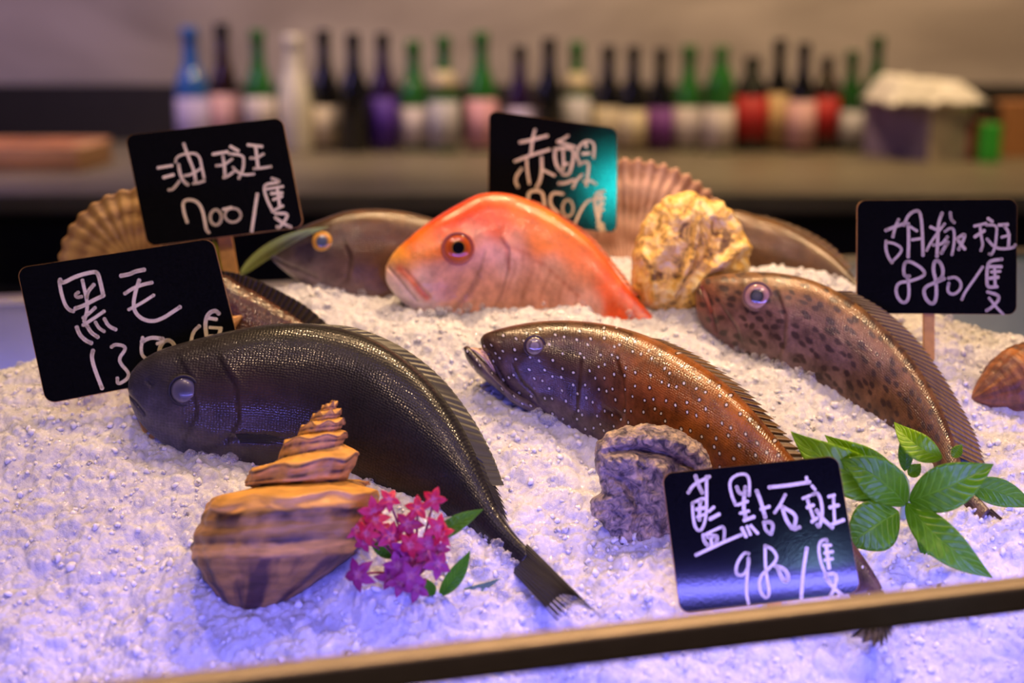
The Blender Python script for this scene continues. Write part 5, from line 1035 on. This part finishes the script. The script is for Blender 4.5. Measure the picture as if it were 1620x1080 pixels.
for i, (px, top, g, lab, l0, l1, neck, text, wpx) in enumerate(spec):
    d = dBt + (.10 if px > 1370 else .03 * math.sin(i * 2.1)); k = d / FPX
    base = P(px, 235, d); base = np.array([base[0], base[1], CT])
    hz = (235 - top) * k * 1.0; R_ = wpx / 2 * k
    root = empty('sake_bottle' if g in ('blue', 'green', 'white', 'dgreen') else 'wine_bottle', base, text, 'bottle', 'bottles in a row on the back counter'); root.name = 'glass_bottle'; LOCAL.add(root.name)
    nr = R_ * .46; sh = .50 if g != 'white' else .40
    if 'squat' in text or 'short' in text: sh = .62
    prof = [(R_ * .9, 0), (R_, .006), (R_, hz * sh)]
    for q in range(1, 9): prof.append((R_ + (nr - R_) * smooth01(q / 8), hz * (sh + (.26 if g != 'white' else .42) * q / 8)))
    prof += [(nr * .92, hz * .88), (nr * .92, hz * .90)]
    lathe('bottle_body', prof, G[g], root)
    lathe('cap', [(nr * .95, hz * .88), (nr * 1.12, hz * .885), (nr * 1.12, hz * .995), (nr * 1.0, hz)], G['black'] if g not in ('white', 'blue', 'green', 'dgreen') else G[g], root)
    if lab:
        z0, z1 = (235 - l1) * k, (235 - l0) * k; z1 = min(z1, hz * (sh + .02)); lathe('label', [(R_ + .0006, z0), (R_ + .0012, z0), (R_ + .0012, z1), (R_ + .0006, z1)], LB[lab], root)
    if neck:
        z0, z1 = (235 - neck[1]) * k, (235 - neck[0]) * k; rr_ = float(np.interp((z0 + z1) / 2, [p[1] for p in prof], [p[0] for p in prof]))
        lathe('neck_label', [(float(np.interp(z0, [p[1] for p in prof], [p[0] for p in prof])) + .002, z0), (rr_ + .003, (z0 + z1) / 2), (float(np.interp(z1, [p[1] for p in prof], [p[0] for p in prof])) + .002, z1)], LB['cream'], root)
# other things on the counter
def cbox(name, px0, px1, py0, py1, d, dy, mat, label, cat, rot=0.0, bev=.004):
    a = P(px0, py1, d); c = P(px1, py0, d); o = box(name, (a[0], a[1], CT + .0005), (c[0], a[1] + dy, max(c[2], CT + .01)), mat, None, bev, rot, ((a[0] + c[0]) / 2, a[1], CT)); return tag(o, label, cat)
bx = empty('paper_box', P(1455, 245, 3.2), 'white paper box heaped with crumpled white tissue at the right of the bottles', 'box')
a = P(1392, 248, 3.15); c = P(1530, 140, 3.15)
MW = simple('cream_paper', (.72, .60, .50), .6, noise_amt=.2, nscale=18); MV = simple('shaded_violet_paper', (.26, .20, .34), .6, noise_amt=.25, nscale=14)  # violet paper carries the shade on the left side of the white box
def prism(name, pts, z0, z1, mat, parent):
    n = len(pts); vs = [(x, y, z0) for x, y in pts] + [(x, y, z1) for x, y in pts]; fs = [tuple(range(n))[::-1], tuple(range(n, 2 * n))] + [(i, (i + 1) % n, (i + 1) % n + n, i + n) for i in range(n)]
    return mesh_obj(name, vs, fs, mat, parent, False)
z1 = CT + .14
prism('left_side', [(a[0], 3.32), (a[0] + .004, 3.32), (a[0] + .088, 3.10), (a[0] + .084, 3.10)], CT, z1, MV, bx)
prism('front_side', [(a[0] + .088, 3.10), (c[0] - .005, 3.13), (c[0] - .005, 3.134), (a[0] + .088, 3.104)], CT, z1, MW, bx)
prism('box_core', [(a[0] + .006, 3.32), (a[0] + .090, 3.106), (c[0] - .006, 3.136), (c[0] - .03, 3.33)], CT, z1 - .004, MW, bx)
NTc = 40; vs = []; fs = []
for i in range(NTc):
    for j in range(NTc):
        u, v = i / (NTc - 1), j / (NTc - 1); e = min(u, 1 - u, v, 1 - v); x = a[0] - .008 + (c[0] - a[0] + .016) * u; y = 3.08 + .26 * v
        vs.append((x, y, z1 - .012 + .055 * smooth01(e * 6) * (1 - .45 * u) + .012 * fbm((u * 3, v * 3, 1), 2, 3)))
fs = [(i * NTc + j, (i + 1) * NTc + j, (i + 1) * NTc + j + 1, i * NTc + j + 1) for i in range(NTc - 1) for j in range(NTc - 1)]
o = mesh_obj('tissue', vs, fs, simple('white_tissue', (.93, .88, .84), .7, noise_amt=.04), bx); o['label'] = 'crumpled white tissue'; s_ = o.modifiers.new('thickness', 'SOLIDIFY'); s_.thickness = .006
cbox('black_box', 1538, 1596, 165, 238, 3.25, .12, simple('black_card', (.01, .01, .01), .5), 'black box right of the white paper box', 'box')
cbox('red_packet', 1532, 1566, 190, 240, 3.1, .06, simple('red_packet_skin', (.35, .05, .04), .5), 'small dark red packet beside the white paper box', 'packet')
cbox('green_packet', 1556, 1584, 196, 228, 3.05, .05, simple('green_packet_skin', (.05, .5, .05), .5), 'small bright green packet in front of the black box', 'packet')
cbox('orange_box', 1590, 1690, 160, 238, 3.2, .10, simple('orange_box_skin', (.45, .20, .08), .5), 'orange brown box at the right edge of the counter', 'box')
# wooden tray at the left end
ty = empty('wooden_tray', P(40, 240, 3.0), 'long orange wooden tray lying on the left end of the back counter', 'tray')
a = P(-160, 243, 3.0); c = P(160, 200, 3.0); MT = simple('orange_wood', (.75, .40, .18), .45, nscale=12)
box('tray_bottom', (a[0], 2.86, CT + .001), (c[0], 3.10, CT + .014), MT, ty, .003); box('front_board', (a[0], 2.855, CT + .014), (c[0], 2.872, CT + .050), MT, ty, .003)
box('back_board', (a[0], 3.085, CT + .014), (c[0], 3.10, CT + .052), MT, ty, .003); box('end_board', (c[0] - .045, 2.873, CT + .014), (c[0], 3.084, CT + .046), simple('light_wood_end', (.75, .42, .18), .4, nscale=12), ty, .004)

# children built in world space keep their place under their empty
bpy.context.view_layer.update()
for r_ in [o for o in S.objects if o.type == 'EMPTY' and o.parent is None and o.name not in LOCAL]:
    for ch in r_.children: ch.matrix_parent_inverse = r_.matrix_world.inverted()
